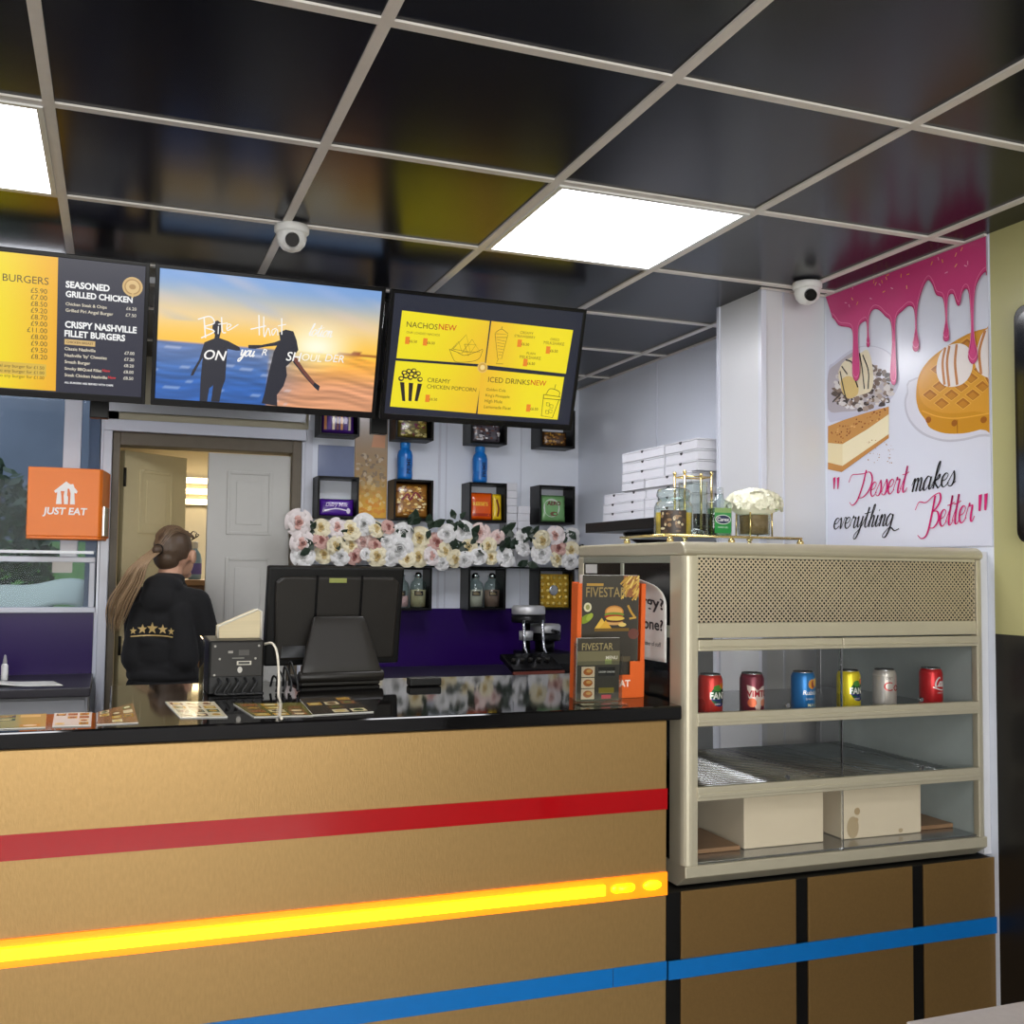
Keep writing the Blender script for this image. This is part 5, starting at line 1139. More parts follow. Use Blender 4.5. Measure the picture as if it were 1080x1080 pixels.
# white cartons, gold print and grey board stand for reflections in the glossy wall
for (x, n, hw_, nm) in ((1.9275, 11, .029, 'taller'), (1.995, 8, .034, 'shorter')):
    for k in range(n):
        t = tag(M().box((-hw_, 0, .0005), (hw_, .11, .0395)).build('carton', 'card', bevel=.002), f'white carton standing for a reflection, {(ordn + ["ninth", "tenth", "eleventh"])[k] if k else "lowest"} in the {nm} pile beside the orange packet shelf', 'box', 'carton reflections beside the cube shelf')  # mirror image of stacked boxes, built as solid pieces
        t.location = (x + .002 * (k % 2), 5.13, 1.4192 + .04 * k)
csh = thing('ledge_shelf', 'thin black ledge along the back wall under the rose garland', 'shelf', (1.55, 5.11, 1.411))
M().box((-.66, 0, 0), (.80, .138, .008)).build('board', 'blackg', csh)
gp = M().box((1.115, YB - .008, 1.655), (1.285, YB - .001, 2.30)).build('gold_reflection', mat('reflection_brown', (130, 110, 92), .25)); tag(gp, 'brown and golden reflection painted on the wall between the first cube shelves', 'picture')  # reflection of something orange, painted as a flat panel
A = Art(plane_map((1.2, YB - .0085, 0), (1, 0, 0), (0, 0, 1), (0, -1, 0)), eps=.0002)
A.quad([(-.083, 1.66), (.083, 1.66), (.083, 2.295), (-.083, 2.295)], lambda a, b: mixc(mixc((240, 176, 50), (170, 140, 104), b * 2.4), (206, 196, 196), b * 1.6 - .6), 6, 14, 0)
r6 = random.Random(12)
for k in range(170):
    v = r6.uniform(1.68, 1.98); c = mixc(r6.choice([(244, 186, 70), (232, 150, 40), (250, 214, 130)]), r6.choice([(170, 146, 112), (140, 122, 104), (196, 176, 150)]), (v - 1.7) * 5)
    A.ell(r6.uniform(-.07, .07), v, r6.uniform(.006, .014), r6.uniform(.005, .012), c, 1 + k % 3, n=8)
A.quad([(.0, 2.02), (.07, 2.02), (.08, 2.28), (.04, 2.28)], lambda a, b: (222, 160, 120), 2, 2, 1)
A.build('reflection_print', 'PRG', gp)
gbd = M().box((.93, YB - .006, 1.856), (1.112, YB - .001, 2.02)).build('grey_reflection', mat('blue_grey_reflection', (124, 134, 164), .12)); tag(gbd, 'blue grey wall reflection painted as a board above the purple chocolate packet', 'board')  # grey reflection in the cladding, painted as a flat board

# ================================================================== ROSE GARLAND
gl = thing('rose_garland', 'garland of white, cream and pink artificial roses along the back wall', 'flowers', (1.55, 5.06, 1.42))
def rose_mesh(seed, mo_, mi_):
    r_ = random.Random(seed); q = M()
    def petal(ang, rad, hgt, wid, lean, z0, mi):
        ca, sa = math.cos(ang), math.sin(ang); wob = r_.uniform(-.15, .15)
        def f(a, b):
            t = (a - .5) * wid; k = max(0, (b - .6) / .4)
            rr_ = rad * (.30 + .70 * b ** .7) + lean * k * k
            x = rr_ * math.cos(t); y = rr_ * math.sin(t); z = z0 + hgt * (b - .30 * (2 * a - 1) ** 2 * b - .42 * k * k) + wob * .01 * math.sin(5 * a)
            return Vector((x * ca - y * sa, x * sa + y * ca, z))
        q.grid(f, 7, 6, mi)
    for k in range(3): petal(k * 2.1 + r_.uniform(0, .4), .007, .047, 3.2, .001, .004, 1)
    for k in range(4): petal(k * 1.57 + r_.uniform(0, .4), .015, .044, 2.3, .003, .003, 1)
    for k in range(5): petal(k * 1.257 + .6 + r_.uniform(0, .4), .024, .038, 1.75, .007, .002, 1 if k % 2 else 0)
    for k in range(5): petal(k * 1.257 + r_.uniform(0, .4), .033, .036, 1.45, .014, .0, 0)
    for k in range(5): petal(k * 1.257 + .6 + r_.uniform(0, .4), .041, .031, 1.25, .020, -.004, 0)
    me = bpy.data.meshes.new('rose'); q.bm.to_mesh(me); q.bm.free(); me.materials.append(mo_); me.materials.append(mi_); return me
RM = {(c, s_): rose_mesh(ord(c) + s_ * 31, ROSE[c], ROSE[c + '2']) for c in 'wcprb' for s_ in (0, 1)}
RS = [(85, 100, 'b', 1.25), (98, 172, 'b', 1.15), (100, 218, 'w', 1.1), (163, 122, 'c', .9), (160, 165, 'r', .8), (172, 210, 'c', .9), (218, 120, 'b', .95), (210, 180, 'c', .9), (228, 218, 'w', .9), (265, 130, 'c', 1.0), (262, 182, 'c', .85), (275, 218, 'r', .8), (312, 108, 'w', 1.05), (308, 165, 'p', .95), (318, 212, 'w', .6), (350, 125, 'c', .85), (348, 180, 'r', .7), (355, 218, 'c', 1.0), (392, 118, 'r', .7), (390, 165, 'w', .8), (435, 190, 'w', 1.35), (400, 220, 'w', .9), (445, 135, 'w', 1.0), (505, 155, 'c', 1.1), (560, 172, 'r', 1.0), (503, 220, 'c', 1.0), (460, 228, 'c', .8), (542, 218, 'b', .9), (588, 200, 'c', .85), (598, 138, 'w', .9), (580, 238, 'w', .8), (655, 130, 'w', 1.0), (715, 138, 'p', 1.0), (625, 225, 'c', .9), (672, 182, 'c', .9), (660, 228, 'w', .8), (705, 218, 'w', .9), (742, 180, 'c', .8), (750, 222, 'c', .75), (800, 222, 'w', 1.0), (858, 190, 'w', .9), (855, 152, 'w', .75), (925, 162, 'c', 1.0), (975, 145, 'b', .95), (925, 210, 'w', 1.05), (985, 190, 'r', .8), (975, 228, 'c', .8), (1030, 150, 'w', .9), (1028, 195, 'c', .85), (1025, 232, 'w', .9), (772, 150, 'p', .7)]
r7 = random.Random(21)
for k, (x, y, c, s_) in enumerate(RS):
    yy = 5.045 + r7.uniform(-.012, .018); p_ = at(290 + x * 330 / 1080, 520 + y * 240 / 785, yy)
    o = bpy.data.objects.new('rose', RM[c, k % 2]); COL.objects.link(o); o.parent = gl
    o.location = p_ - gl.location; o.scale = (s_ * .90,) * 3
    o.rotation_euler = (PI / 2 + r7.uniform(-.35, .25), r7.uniform(-.3, .3), r7.uniform(-.35, .35))
    o.location.y += .03 * s_
    if c in 'r': o['label'] = 'dusky pink rose'
for (x, y, n) in ((480, 108, 9), (540, 118, 7), (635, 100, 9), (632, 168, 7), (795, 175, 7), (815, 192, 6), (710, 192, 5), (890, 130, 9), (1010, 128, 7), (250, 152, 5), (130, 125, 5), (215, 150, 4), (370, 150, 5), (420, 128, 4), (865, 235, 4), (690, 160, 4), (800, 140, 6), (120, 205, 4)):
    q = M(); c0 = at(290 + x * 330 / 1080, 520 + y * 240 / 785, 5.055)
    for _ in range(max(3, n - 2)):
        d = Vector((r7.uniform(-1, 1), r7.uniform(-.35, .1), r7.uniform(-.8, 1))).normalized(); sd_ = d.cross(Vector((0, 1, .2))).normalized(); l = r7.uniform(.05, .075); b = c0 + Vector((r7.uniform(-.02, .02), r7.uniform(-.01, .02), r7.uniform(-.02, .02))); nn = sd_.cross(d) * .006
        q.face([b, b + d * l * .35 + sd_ * l * .30 + nn, b + d * l * .7 + sd_ * l * .22 + nn, b + d * l, b + d * l * .7 - sd_ * l * .22 + nn, b + d * l * .35 - sd_ * l * .30 + nn])
    q.build('leaf_cluster', 'leaf', gl, world=True, recalc=False)
q = M(); q.tube([(-.72 + k * .15, .05, .10 + .02 * math.sin(k * 2)) for k in range(11)], .008); q.build('stem', 'leaf', gl)

# ================================================================== WAFFLE IRON
wi = thing('waffle_iron', 'black double waffle iron with round steel lids on the back worktop', 'waffle iron', (1.97, 4.90, .9055), 0.10)
q = M(); q.prism([(-.20, .0), (-.20, .045), (-.11, .085), (.20, .085), (.20, 0)], 'x', -.02, .22); q.build('base', 'black', wi, bevel=.004, xf=Matrix.Rotation(0, 4, 'Z'))
q = M(); q.prism([(-.24, .006), (-.245, .03), (-.09, .092), (-.085, .068)], 'x', -.235, .03); q.build('control_panel', 'blackg', wi, bevel=.003)
q = M(); q.box((-.24, -.255, .004), (.034, -.238, .020)); q.build('panel_edge', 'redtrim', wi, bevel=.003)
for k in range(5):
    c = Vector((-.20 + .045 * k, -.17, .063)); n = Vector((0, -.37, .93)); q = M(); q.cyl(c - n * .004, c + n * .012, .011, seg=14); q.build('knob', 'charcoal', wi)
def iron(cx, cy, zc, r_, lid):
    q = M(); q.lathe([(0, zc), (r_ * .95, zc), (r_, zc + .008), (r_, zc + .036), (0, zc + .04)], (cx, cy, 0), 32); q.build('lower_plate', 'black', wi)
    q = M(); q.lathe([(0, zc + .04), (r_ * .98, zc + .041), (r_, zc + .045), (r_, zc + .075), (r_ * .9, zc + .084), (0, zc + .086)], (cx, cy, 0), 32); q.build('upper_lid', lid, wi)
iron(-.02, .03, .235, .085, 'lidsteel'); iron(.098, .075, .140, .082, 'lidsteel')
q = M(); q.lathe([(0, .150), (.035, .150), (.036, .195), (0, .196)], (-.050, -.005, 0), 20); q.build('motor_cup', 'lidsteel', wi)
for x in (-.085, .02): q = M(); q.tube([(x, -.085, .085), (x, -.06, .12), (x, -.05, .20), (x, -.045, .25)], .007, 8); q.build('support', 'chrome', wi)
q = M(); q.cyl((-.02, .05, .08), (-.02, .05, .24), .02); q.build('column', 'black', wi); q = M(); q.cyl((.098, .075, .08), (.098, .075, .142), .05); q.build('column', 'black', wi)
q = M(); q.cyl((.098, -.008, .195), (.098, -.07, .19), .008); q.build('handle', 'black', wi)
# ================================================================== ON THE COUNTER
ZK = 1.0685
def rest(t, lift=.0006):
    """set a thing down on the sloping worktop"""
    t.location.z = ztop(t.location.y) + lift; t.rotation_euler = (math.atan(TILTC), 0, t.rotation_euler[2]); return t
NT = Vector((0, -TILTC, 1)).normalized(); PT = Vector((0, YC, 1.066))
# till monitor seen from behind
mo = thing('till_monitor', 'black till monitor seen from behind on the front counter', 'monitor', (.585, 2.90, ZK), math.radians(4))
Xm = Matrix.Translation((-.01, .045, .046)) @ Matrix.Rotation(math.radians(7), 4, 'X')
q = M(); q.box((-.192, -.012, 0), (.192, .020, .275)); q.build('casing', 'black', mo, bevel=.006, xf=Xm)
q = M(); q.prism([(-.165, .02), (.17, .02), (.175, .235), (.155, .25), (-.155, .25), (-.175, .235)], 'y', -.030, -.011); q.build('back_cover', 'charcoal', mo, bevel=.006, xf=Xm)
q = M(); q.box((-.185, .020, .008), (.185, .0215, .267)); q.build('display', 'screenoff', mo, xf=Xm)
for x in (-.063, .063): q = M(); q.box((x - .003, -.034, .12), (x + .003, -.029, .255)); q.build('cover_seam', 'blackg', mo, xf=Xm)
q = M(); q.box((-.030, -.0355, .236), (.018, -.030, .248)); q.build('vent_clip', mat('olive_clip', (150, 156, 84), .4), mo, xf=Xm)
q = M(); q.box((-.15, -.030, .028), (-.085, -.010, .060)); q.build('port_bay', 'alu', mo, xf=Xm)
q = M(); n = 8
def stp(a, b):
    hw_ = .112 - .042 * b ** 1.0; return Vector((-.012 + (a - .5) * 2 * hw_, -.075 + .045 * b, .036 + .150 * b))
q.grid(stp, 6, 6); o = q.build('stand_neck', 'charcoal', mo); s_ = o.modifiers.new('solid', 'SOLIDIFY'); s_.thickness = .02; s_.offset = -1
b_ = o.modifiers.new('bevel', 'BEVEL'); b_.width = .005; b_.segments = 2
q = M(); q.cyl((-.128, -.062, .026), (.106, -.062, .026), .016, seg=16); q.box((-.12, -.06, .0), (.10, .09, .014)); q.build('stand_foot', 'charcoal', mo, bevel=.004)
# receipt printer
pr = thing('receipt_printer', 'black receipt printer with its socket panel facing the customer side', 'printer', (.289, 2.80, ZK), math.radians(2))
q = M(); q.box((-.068, -.06, 0), (.068, .085, .135)); q.build('body', 'black', pr, bevel=.004)
q = M(); q.box((-.064, -.0625, .045), (.064, -.059, .132)); q.build('back_plate', 'charcoal', pr, bevel=.002)
A = Art(plane_map((0, -.0632, 0), (1, 0, 0), (0, 0, 1), (0, -1, 0)), eps=.0003)
for x, z in ((-.054, .122), (.054, .122), (-.042, .09), (.046, .09), (-.054, .05)): A.ell(x, z, .003, .003, (170, 166, 156), 0, n=8)
A.rect(.0, .074, .036, .084, (206, 200, 186), 0); A.rect(.004, .076, .032, .082, (60, 58, 54), 1); A.rect(-.022, .104, -.010, .110, (150, 146, 140), 0); A.rect(-.012, .090, .018, .093, (110, 108, 102), 0); A.rect(.004, .098, .03, .112, (66, 62, 58), 0); A.ell(.008, .062, .006, .008, (200, 196, 188), 0); A.build('panel_print', 'PR', pr)
for k in range(5):
    q = M(); x = -.045 + k * .022; q.tube(cat([(x, -.058, .04), (x + .004, -.085, .03), (x - .01, -.09, .008), (x + .02, -.10, .006)], n=5), .0035, 6); q.build('cable', 'cableb', pr)
pp = thing('paper_tray', 'cream slanted paper stack in a holder on top of the receipt printer', 'papers', (.302, 2.83, ZK + .1355), math.radians(2))
q = M(); q.prism([(-.052, 0), (.052, 0), (.052, .068), (.044, .070), (-.052, .028)], 'y', -.03, .03); q.build('papers', mat('cream_paper', (222, 206, 168), .6, var=.15, scale=3, stretch=(1, 1, 60)), pp)
q = M(); q.tube([(-.054, -.032, .0), (-.054, -.032, .030), (.044, -.032, .073), (.054, -.032, .068), (.054, -.032, 0)], .003, 6); q.build('holder', 'cable', pp)
ac = M().box((-.001, -.07, 0), (.001, .07, .14)).build('acrylic_sheet', 'acrylic'); ac.location = (.208, 2.76, ZK); tag(ac, 'upright clear acrylic sheet at the left side of the printer', 'sheet')
wc = M(); wc.tube(cat([(.362, 2.80, 1.20), (.383, 2.77, 1.205), (.392, 2.74, 1.18), (.392, 2.70, 1.12), (.386, 2.66, ztop(2.66) + .007), (.376, 2.55, ztop(2.55) + .0045), (.352, 2.40, ztop(2.40) + .0045), (.349, 2.350, ztop(2.35) + .0045)], n=8), .0032, 8)
tag(wc.build('white_cable', 'cable'), 'white cable looping from the printer down to the counter front', 'cable')
q = M()
for k in range(4): q.tube(cat([(.385 + .016 * k, 2.80, 1.092), (.39 + .014 * k, 2.78, 1.12 + .012 * k), (.40 + .016 * k, 2.76, 1.105), (.39 + .018 * k, 2.73, 1.0860)], n=6), .003, 6)
tag(q.build('cable_tangle', 'cableb'), 'black cables tangled between the printer and the monitor', 'cable')
tm = M(); tm.box((-.045, -.02, 0), (.045, .02, .022)); tmo = tm.build('card_terminal', 'black', bevel=.004); tmo.location = (.80, 2.80, ZK); tag(tmo, 'small black card reader on the counter right of the monitor stand', 'card reader')
# leaflets lying on the counter
def leaflet(pts, label, base, seed, name='menu_leaflet', extra=None):
    """pts: four corners on the worktop"""
    pts = [(p_[0], min(p_[1], 2.535) if p_[0] < .03 else p_[1], p_[2]) for p_ in pts]
    c = sum((Vector(p_) for p_ in pts), Vector()) / 4; t = thing(name, label, 'leaflet', (c.x, c.y, ZK), 0, 'leaflets lying on the front counter')
    q = M(); A_ = [q.bm.verts.new(Vector((p_[0] - c.x, p_[1] - c.y, .0003))) for p_ in pts]; B_ = [q.bm.verts.new(Vector((p_[0] - c.x, p_[1] - c.y, .0022))) for p_ in pts]
    q._f([q.bm.faces.new(A_[::-1]), q.bm.faces.new(B_)] + [q.bm.faces.new((A_[i], A_[(i + 1) % 4], B_[(i + 1) % 4], B_[i])) for i in range(4)]); q.build('sheet', 'paper', t)
    L_ = [Vector((p_[0] - c.x, p_[1] - c.y)) for p_ in pts]
    def f(a, b, h): v = (L_[0] * (1 - a) + L_[1] * a) * (1 - b) + (L_[3] * (1 - a) + L_[2] * a) * b; return Vector((v.x, v.y, .0025 + h))
    A = Art(f, eps=.0001); A.rect(0, 0, 1, 1, base, 0); r_ = random.Random(seed)
    cols = [(196, 150, 60), (120, 84, 40), (222, 196, 120), (160, 96, 50), (90, 110, 50), (232, 216, 170)]
    for i in range(3):
        for k in range(4):
            if r_.random() < .75: A.rect(.06 + .31 * i, .06 + .235 * k, .06 + .31 * i + .25, .06 + .235 * k + .17, r_.choice(cols), 1); A.ell(.06 + .31 * i + .125, .06 + .235 * k + .085, .09, .06, r_.choice(cols), 2, n=10)
    A.build('leaflet_print', 'PRG', t); rest(t, .0001)
Z = lambda x, y: tuple(atP(x, y, PT, NT))
leaflet([Z(268, 757), Z(330, 755.5), Z(318, 742), Z(246, 743)], 'olive and gold menu leaflet on the counter in front of the printer', (110, 104, 40), 1)
leaflet([Z(330, 755), Z(394, 751.5), Z(368, 735), Z(316, 738)], 'dark food-photo menu leaflet on the counter in front of the monitor stand', (60, 50, 36), 2)
leaflet([Z(190, 758), Z(240, 757), Z(226, 741), Z(174, 741)], 'pale shiny leaflet on the counter left of the printer', (216, 206, 178), 3)
leaflet([Z(-40, 771), Z(48, 768), Z(52, 746), Z(-30, 748)], 'yellow striped menu leaflet on the counter at the left edge', (176, 160, 84), 4)
leaflet([Z(55, 767), Z(96, 766), Z(98, 745), Z(60, 746)], 'white menu leaflet on the counter below the left back worktop', (218, 220, 210), 5)
leaflet([Z(102, 765), Z(146, 763), Z(140, 743), Z(104, 745)], 'orange food-photo leaflet on the counter below the woman', (150, 96, 50), 6)
# leaflet stand
def lerp2(A_, x0, y0, x1, y1): pass
ls = thing('leaflet_stand', 'orange card leaflet stand by the drinks cabinet', 'leaflet stand', (1.211, 2.515, ZK), 0)
q = M(); q.box((-.098, .0, 0), (.098, .006, .30)); q.build('back_card', 'orange', ls)
for sx, h in ((-1, .298), (1, .298)):
    q = M(); x = .098 * sx; q.box((min(x, x - .004 * sx), -.030, 0), (max(x, x - .004 * sx), 0, h)); q.box((min(x, x - .012 * sx), -.033, 0), (max(x, x - .012 * sx), -.030, h)); q.build('side_card', 'orange', ls)
q = M(); q.prism([(-.097, 0), (.097, 0), (.097, .095), (.055, .095), (.055, .06), (.0, .06), (-.097, .06)], 'y', -.036, -.033); q.build('front_card', 'orange', ls)
A = Art(plane_map((0, -.0365, 0), (1, 0, 0), (0, 0, 1), (0, -1, 0)), eps=.0003); A.txt('JUST EAT', (.056, .030), .024, (250, 226, 210), 0, align='r', bold=.03); A.build('logo_print', 'PR', ls)
ml = thing('menu_leaflet', 'tall charcoal burger menu standing in the orange leaflet stand', 'leaflet', (1.211, 2.490, ZK + .001), 0, 'menus in the orange stand')
q = M(); q.box((-.082, .0, .0), (.082, .018, .318)); q.build('paper_stack', 'paper', ml)
A = Art(plane_map((0, -.0005, 0), (1, 0, 0), (0, 0, 1), (0, -1, 0)), eps=.0003); A.rect(-.082, 0, .082, .318, (62, 58, 50), 0)
A.txt('FIVESTAR', (-.072, .262), .030, (158, 136, 86), 6, width=.115, hs=1.2, bold=.008); A.rect(-.070, .290, -.022, .297, (180, 140, 60), 1)
r8 = random.Random(9)
for _ in range(46): x, z = r8.uniform(.036, .083), r8.uniform(.262, .316); th = r8.uniform(.6, 1.3); A.stroke([(x - .012 * math.cos(th), max(.24, z - .012 * math.sin(th))), (min(.081, x + .012 * math.cos(th)), min(.317, z + .012 * math.sin(th)))], .0045, r8.choice([(214, 176, 84), (190, 146, 60), (230, 200, 110)]), 1 + r8.randint(0, 2), smooth=0)
A.rect(.036, .262, .082, .318, (150, 96, 56), 1)
A.ell(-.066, .235, .011, .012, (222, 214, 176), 1); A.ell(-.066, .235, .006, .007, (150, 150, 90), 2); A.ell(-.070, .205, .020, .010, (130, 150, 40), 1, rot=.5); A.ell(-.06, .21, .012, .007, (160, 176, 60), 2, rot=.8)
def U(z): return z + .058
_e, _p, _r = A.ell, A.poly, A.rect; KS = .8; SU = lambda u: .008 + (u - .008) * KS; SV = lambda v: .206 + (v - .206) * KS
A.ell = lambda u, v, ru, rv, *k_: _e(SU(u), SV(v), ru * KS, rv * KS, *k_); A.poly = lambda p_, *k_: _p([(SU(q_[0]), SV(q_[1])) for q_ in p_], *k_); A.rect = lambda u0, v0, u1, v1, *k_: _p([(SU(u0), SV(v0)), (SU(u1), SV(v0)), (SU(u1), SV(v1)), (SU(u0), SV(v1))], *k_)
A.ell(.012, U(.178)-.004, .042, .026, (196, 130, 60), 2); A.ell(.012, U(.180)-.004, .036, .018, (222, 164, 90), 3); A.ell(.012, U(.163), .045, .010, (120, 140, 50), 4); A.ell(.010, U(.155), .043, .008, (170, 50, 36), 5); A.ell(.016, U(.148), .042, .009, (226, 190, 80), 6); A.ell(.012, U(.140), .042, .009, (90, 54, 34), 5); A.ell(.012, U(.130), .042, .010, (210, 160, 96), 4)
A.poly([(-.06, U(.115)), (-.035, U(.150)), (-.008, U(.115))], (232, 190, 80), 7); A.poly([(-.045, U(.113)), (-.020, U(.142)), (.004, U(.113))], (220, 170, 60), 7); A.rect(-.06, U(.106), .065, U(.116), (120, 92, 40), 7); A.ell(.048, U(.122), .018, .008, (226, 196, 110), 8)
A.ell, A.poly, A.rect = _e, _p, _r
A.rect(-.05, .092, .06, .106, (90, 80, 60), 1); A.stroke([(.05, .24), (.06, .222), (.07, .21)], .006, (196, 150, 60), 1); A.stroke([(.055, .205), (.075, .208)], .005, (206, 160, 70), 1); A.ell(.068, .165, .016, .014, (110, 66, 56), 1); A.ell(.072, .085, .006, .009, (226, 222, 200), 1)
A.build('menu_print', 'PRG', ml)
sm_ = thing('acrylic_menu_holder', 'small clear acrylic holder with little menus before the orange stand', 'menu holder', (1.150, 2.425, ZK), math.radians(-2))
q = M(); q.box((-.062, -.006, .004), (.062, -.004, .105)); q.box((-.062, .012, .004), (.062, .014, .155)); q.box((-.062, -.006, 0), (.062, .014, .004)); q.box((-.0635, -.006, 0), (-.0615, .014, .15)); q.box((.0615, -.006, 0), (.0635, .014, .12)); q.box((-.062, -.05, 0), (.062, -.006, .003)); q.build('holder', 'acrylic', sm_)
cd = thing('menu_card', 'small dark menu cards with food pictures inside the clear holder', 'leaflet', (1.150, 2.428, ZK + .0045), math.radians(-2), 'menus in the orange stand')
q = M(); q.box((-.058, 0, 0), (.058, .008, .158)); q.build('paper_stack', 'paper', cd)
A = Art(plane_map((0, -.0005, 0), (1, 0, 0), (0, 0, 1), (0, -1, 0)), eps=.0003); A.rect(-.058, 0, .058, .158, (66, 62, 52), 0); A.rect(-.058, .09, .058, .125, (112, 106, 78), 1)
A.txt('FIVESTAR', (-.046, .128), None, (164, 148, 100), 2, width=.085, hs=1.2); A.txt('MENU', (.02, .104), .012, (206, 200, 180), 2, bold=.02)
for z in (.004, .032, .060):
    A.rect(-.046, z, -.010, z + .026, (222, 200, 166), 1); A.ell(-.028, z + .013, .013, .009, (176, 100, 44), 2); A.ell(-.026, z + .015, .007, .004, (214, 160, 84), 3)
A.rect(.0, .062, .046, .084, (40, 38, 34), 1); A.txt('ORDER ONLINE', (.023, .070), .0062, (214, 208, 196), 2, align='c', bold=.02); A.rect(.002, .018, .044, .032, (136, 120, 40), 1); A.rect(.010, .004, .036, .014, (206, 70, 80), 1); A.rect(.018, .092, .036, .104, (140, 150, 90), 3)
A.build('menu_print', 'PRG', cd)
# notice taped to the cabinet's end, its top curling over
an = thing('allergy_notice', 'white curled paper notice taped to the cabinet end behind the orange stand', 'paper', (1.345, 2.55, 1.165))
def curl(a, b):                           # a towards the customer side, b up
    y = .125 - .245 * a; z = .245 * b; x = .003 - .004 * math.sin(PI * a)
    if b > .62: k = (b - .62) / .38; x -= .085 * k * k * (1.15 - .75 * a); z -= .020 * k * k
    z -= .075 * max(0, a - .62) ** 1.2 * b * b; y += .02 * max(0, b - .7) * a
    return Vector((x, y, z))
q = M(); q.grid(curl, 16, 20); o = q.build('sheet', 'paper', an); s_ = o.modifiers.new('solid', 'SOLIDIFY'); s_.thickness = .0008
A = Art(lambda a, b, h: curl(a, b) + Vector((-.0014 - h, 0, 0)))
A.txt('allergy?', (.96, .58), None, (40, 38, 40), 1, width=.90, align='r', bold=.02, hs=.62); A.txt('have one?', (.94, .34), None, (40, 38, 40), 1, width=.90, align='r', bold=.02, hs=.75); A.txt('please ask a member of staff', (.90, .16), None, (70, 70, 72), 1, width=.8, align='r', hs=1.0)
A.build('notice_print', 'PR', an)

for o in (mo, pr, ac, tmo, ls, sm_): rest(o)
rest(ml, .0016); rest(cd, .0052); rest(pp); pp.location.z += .1355

# ================================================================== CUSTOMER TABLE at the corner
c0 = Vector(atZ(955, 1077, .75)); tb = thing('dining_table', 'grey-topped table at the bottom right corner before the counter', 'table', (c0.x + .46, c0.y - .30, 0), math.radians(0))
q = M(); q.box((-.46, -.32, .722), (.46, .30, .75)); q.build('table_top', 'tabletop', tb, bevel=.003)
M().cyl((0, 0, .02), (0, 0, .722), .035).build('pedestal', 'black', tb); M().lathe([(0, 0), (.24, 0), (.24, .012), (.05, .03), (0, .03)], seg=32).build('foot', 'black', tb)

# ================================================================== THE WOMAN
wo = thing('person', 'woman in black hoodie with gold stars and fair ponytail, seen from behind', 'person', (.215, 4.93, 0), math.radians(-26))
HD = Vector((.015, .035, 1.462))
bodyp = [
    ('e', (HD.x, HD.y, HD.z + .012), (.074, .092, .098)), ('e', (HD.x + .012, HD.y + .045, HD.z - .045), (.055, .058, .065)), ('e', (HD.x + .022, HD.y + .098, HD.z - .012), (.011, .018, .018)), ('e', (HD.x + .024, HD.y + .096, HD.z - .055), (.022, .012, .008)),
    ('e', (HD.x + .02, HD.y + .086, HD.z - .095), (.024, .024, .020)),
    ('e', (HD.x + .086, HD.y + .004, HD.z - .016), (.012, .022, .034)), ('e', (HD.x - .072, HD.y + .012, HD.z - .012), (.010, .020, .032)),
    ('c', (0, -.01, 1.27), .058, (.008, .02, 1.40), .052), ('c', (-.10, -.01, 1.245), .05, (.10, -.01, 1.245), .05),
    ('e', (0, 0, 1.13), (.145, .098, .16)), ('e', (0, 0, .98), (.125, .09, .13)), ('e', (0, -.005, .87), (.140, .095, .11)),
    ('c', (-.085, 0, .82), .082, (-.09, .01, .46), .056), ('c', (-.09, .01, .46), .054, (-.09, -.01, .09), .038), ('c', (.085, 0, .82), .082, (.09, .02, .46), .056), ('c', (.09, .02, .46), .054, (.09, 0, .09), .038),
    ('c', (-.09, -.02, .045), .036, (-.10, .12, .032), .030), ('c', (.09, -.01, .045), .036, (.10, .13, .032), .030)]
def arm(sx, sh_, el, wr, palm):
    out = [('c', sh_, .048, el, .038), ('c', el, .038, wr, .026)]
    d = (Vector(palm) - Vector(wr)).normalized(); side = Vector((1, 0, 0)) if abs(d.x) < .8 else Vector((0, 0, 1)); side = (side - d * side.dot(d)).normalized(); up = d.cross(side)
    p0 = Vector(wr); p1 = p0 + d * .075
    out.append(('c', p0, .024, p0 + d * .02, .026)); out += [('c', p0 + d * .02 + side * s_, .016, p1 + side * s_ * 1.1, .015) for s_ in (-.024, -.008, .008, .024)]
    for s_, ln_ in ((-.031, .055), (-.010, .07), (.011, .074), (.032, .066)):
        a = p1 + side * s_; b = a + d * ln_ * .5 + up * .010; c = b + d * ln_ * .4 + up * .022; out += [('c', a, .0095, b, .0088), ('c', b, .0088, c, .0078)]
    a = p0 + d * .022 - side * .026 * sx; b = a + d * .03 - side * .026 * sx + up * .008; c = b + d * .028 - side * .004 * sx + up * .012; out += [('c', a, .012, b, .0105), ('c', b, .0105, c, .009)]
    return out
shR, elR, wrR, paR = (.135, 0, 1.24), (.180, .05, 1.05), (.13, .22, 1.02), (.10, .30, 1.02)
shL, elL, wrL, paL = (-.130, 0, 1.24), (-.155, .06, 1.03), (-.08, .22, 1.02), (-.02, .29, 1.02)
bodyp += arm(1, shR, elR, wrR, paR) + arm(-1, shL, elL, wrL, paL)
blob('body', bodyp, .0055, 'skin', wo, 3)
for sx in (-.026, .030):
    M().ell((HD.x + .02 + sx, HD.y + .092, HD.z + .008), (.011, .008, .008), 12).build('eye', 'eyew', wo); M().ell((HD.x + .02 + sx, HD.y + .0975, HD.z + .008), (.005, .004, .005), 10).build('iris', 'eyed', wo)
M().ell((HD.x + .024, HD.y + .106, HD.z - .055), (.020, .004, .007), 12).build('lips', 'lip', wo)
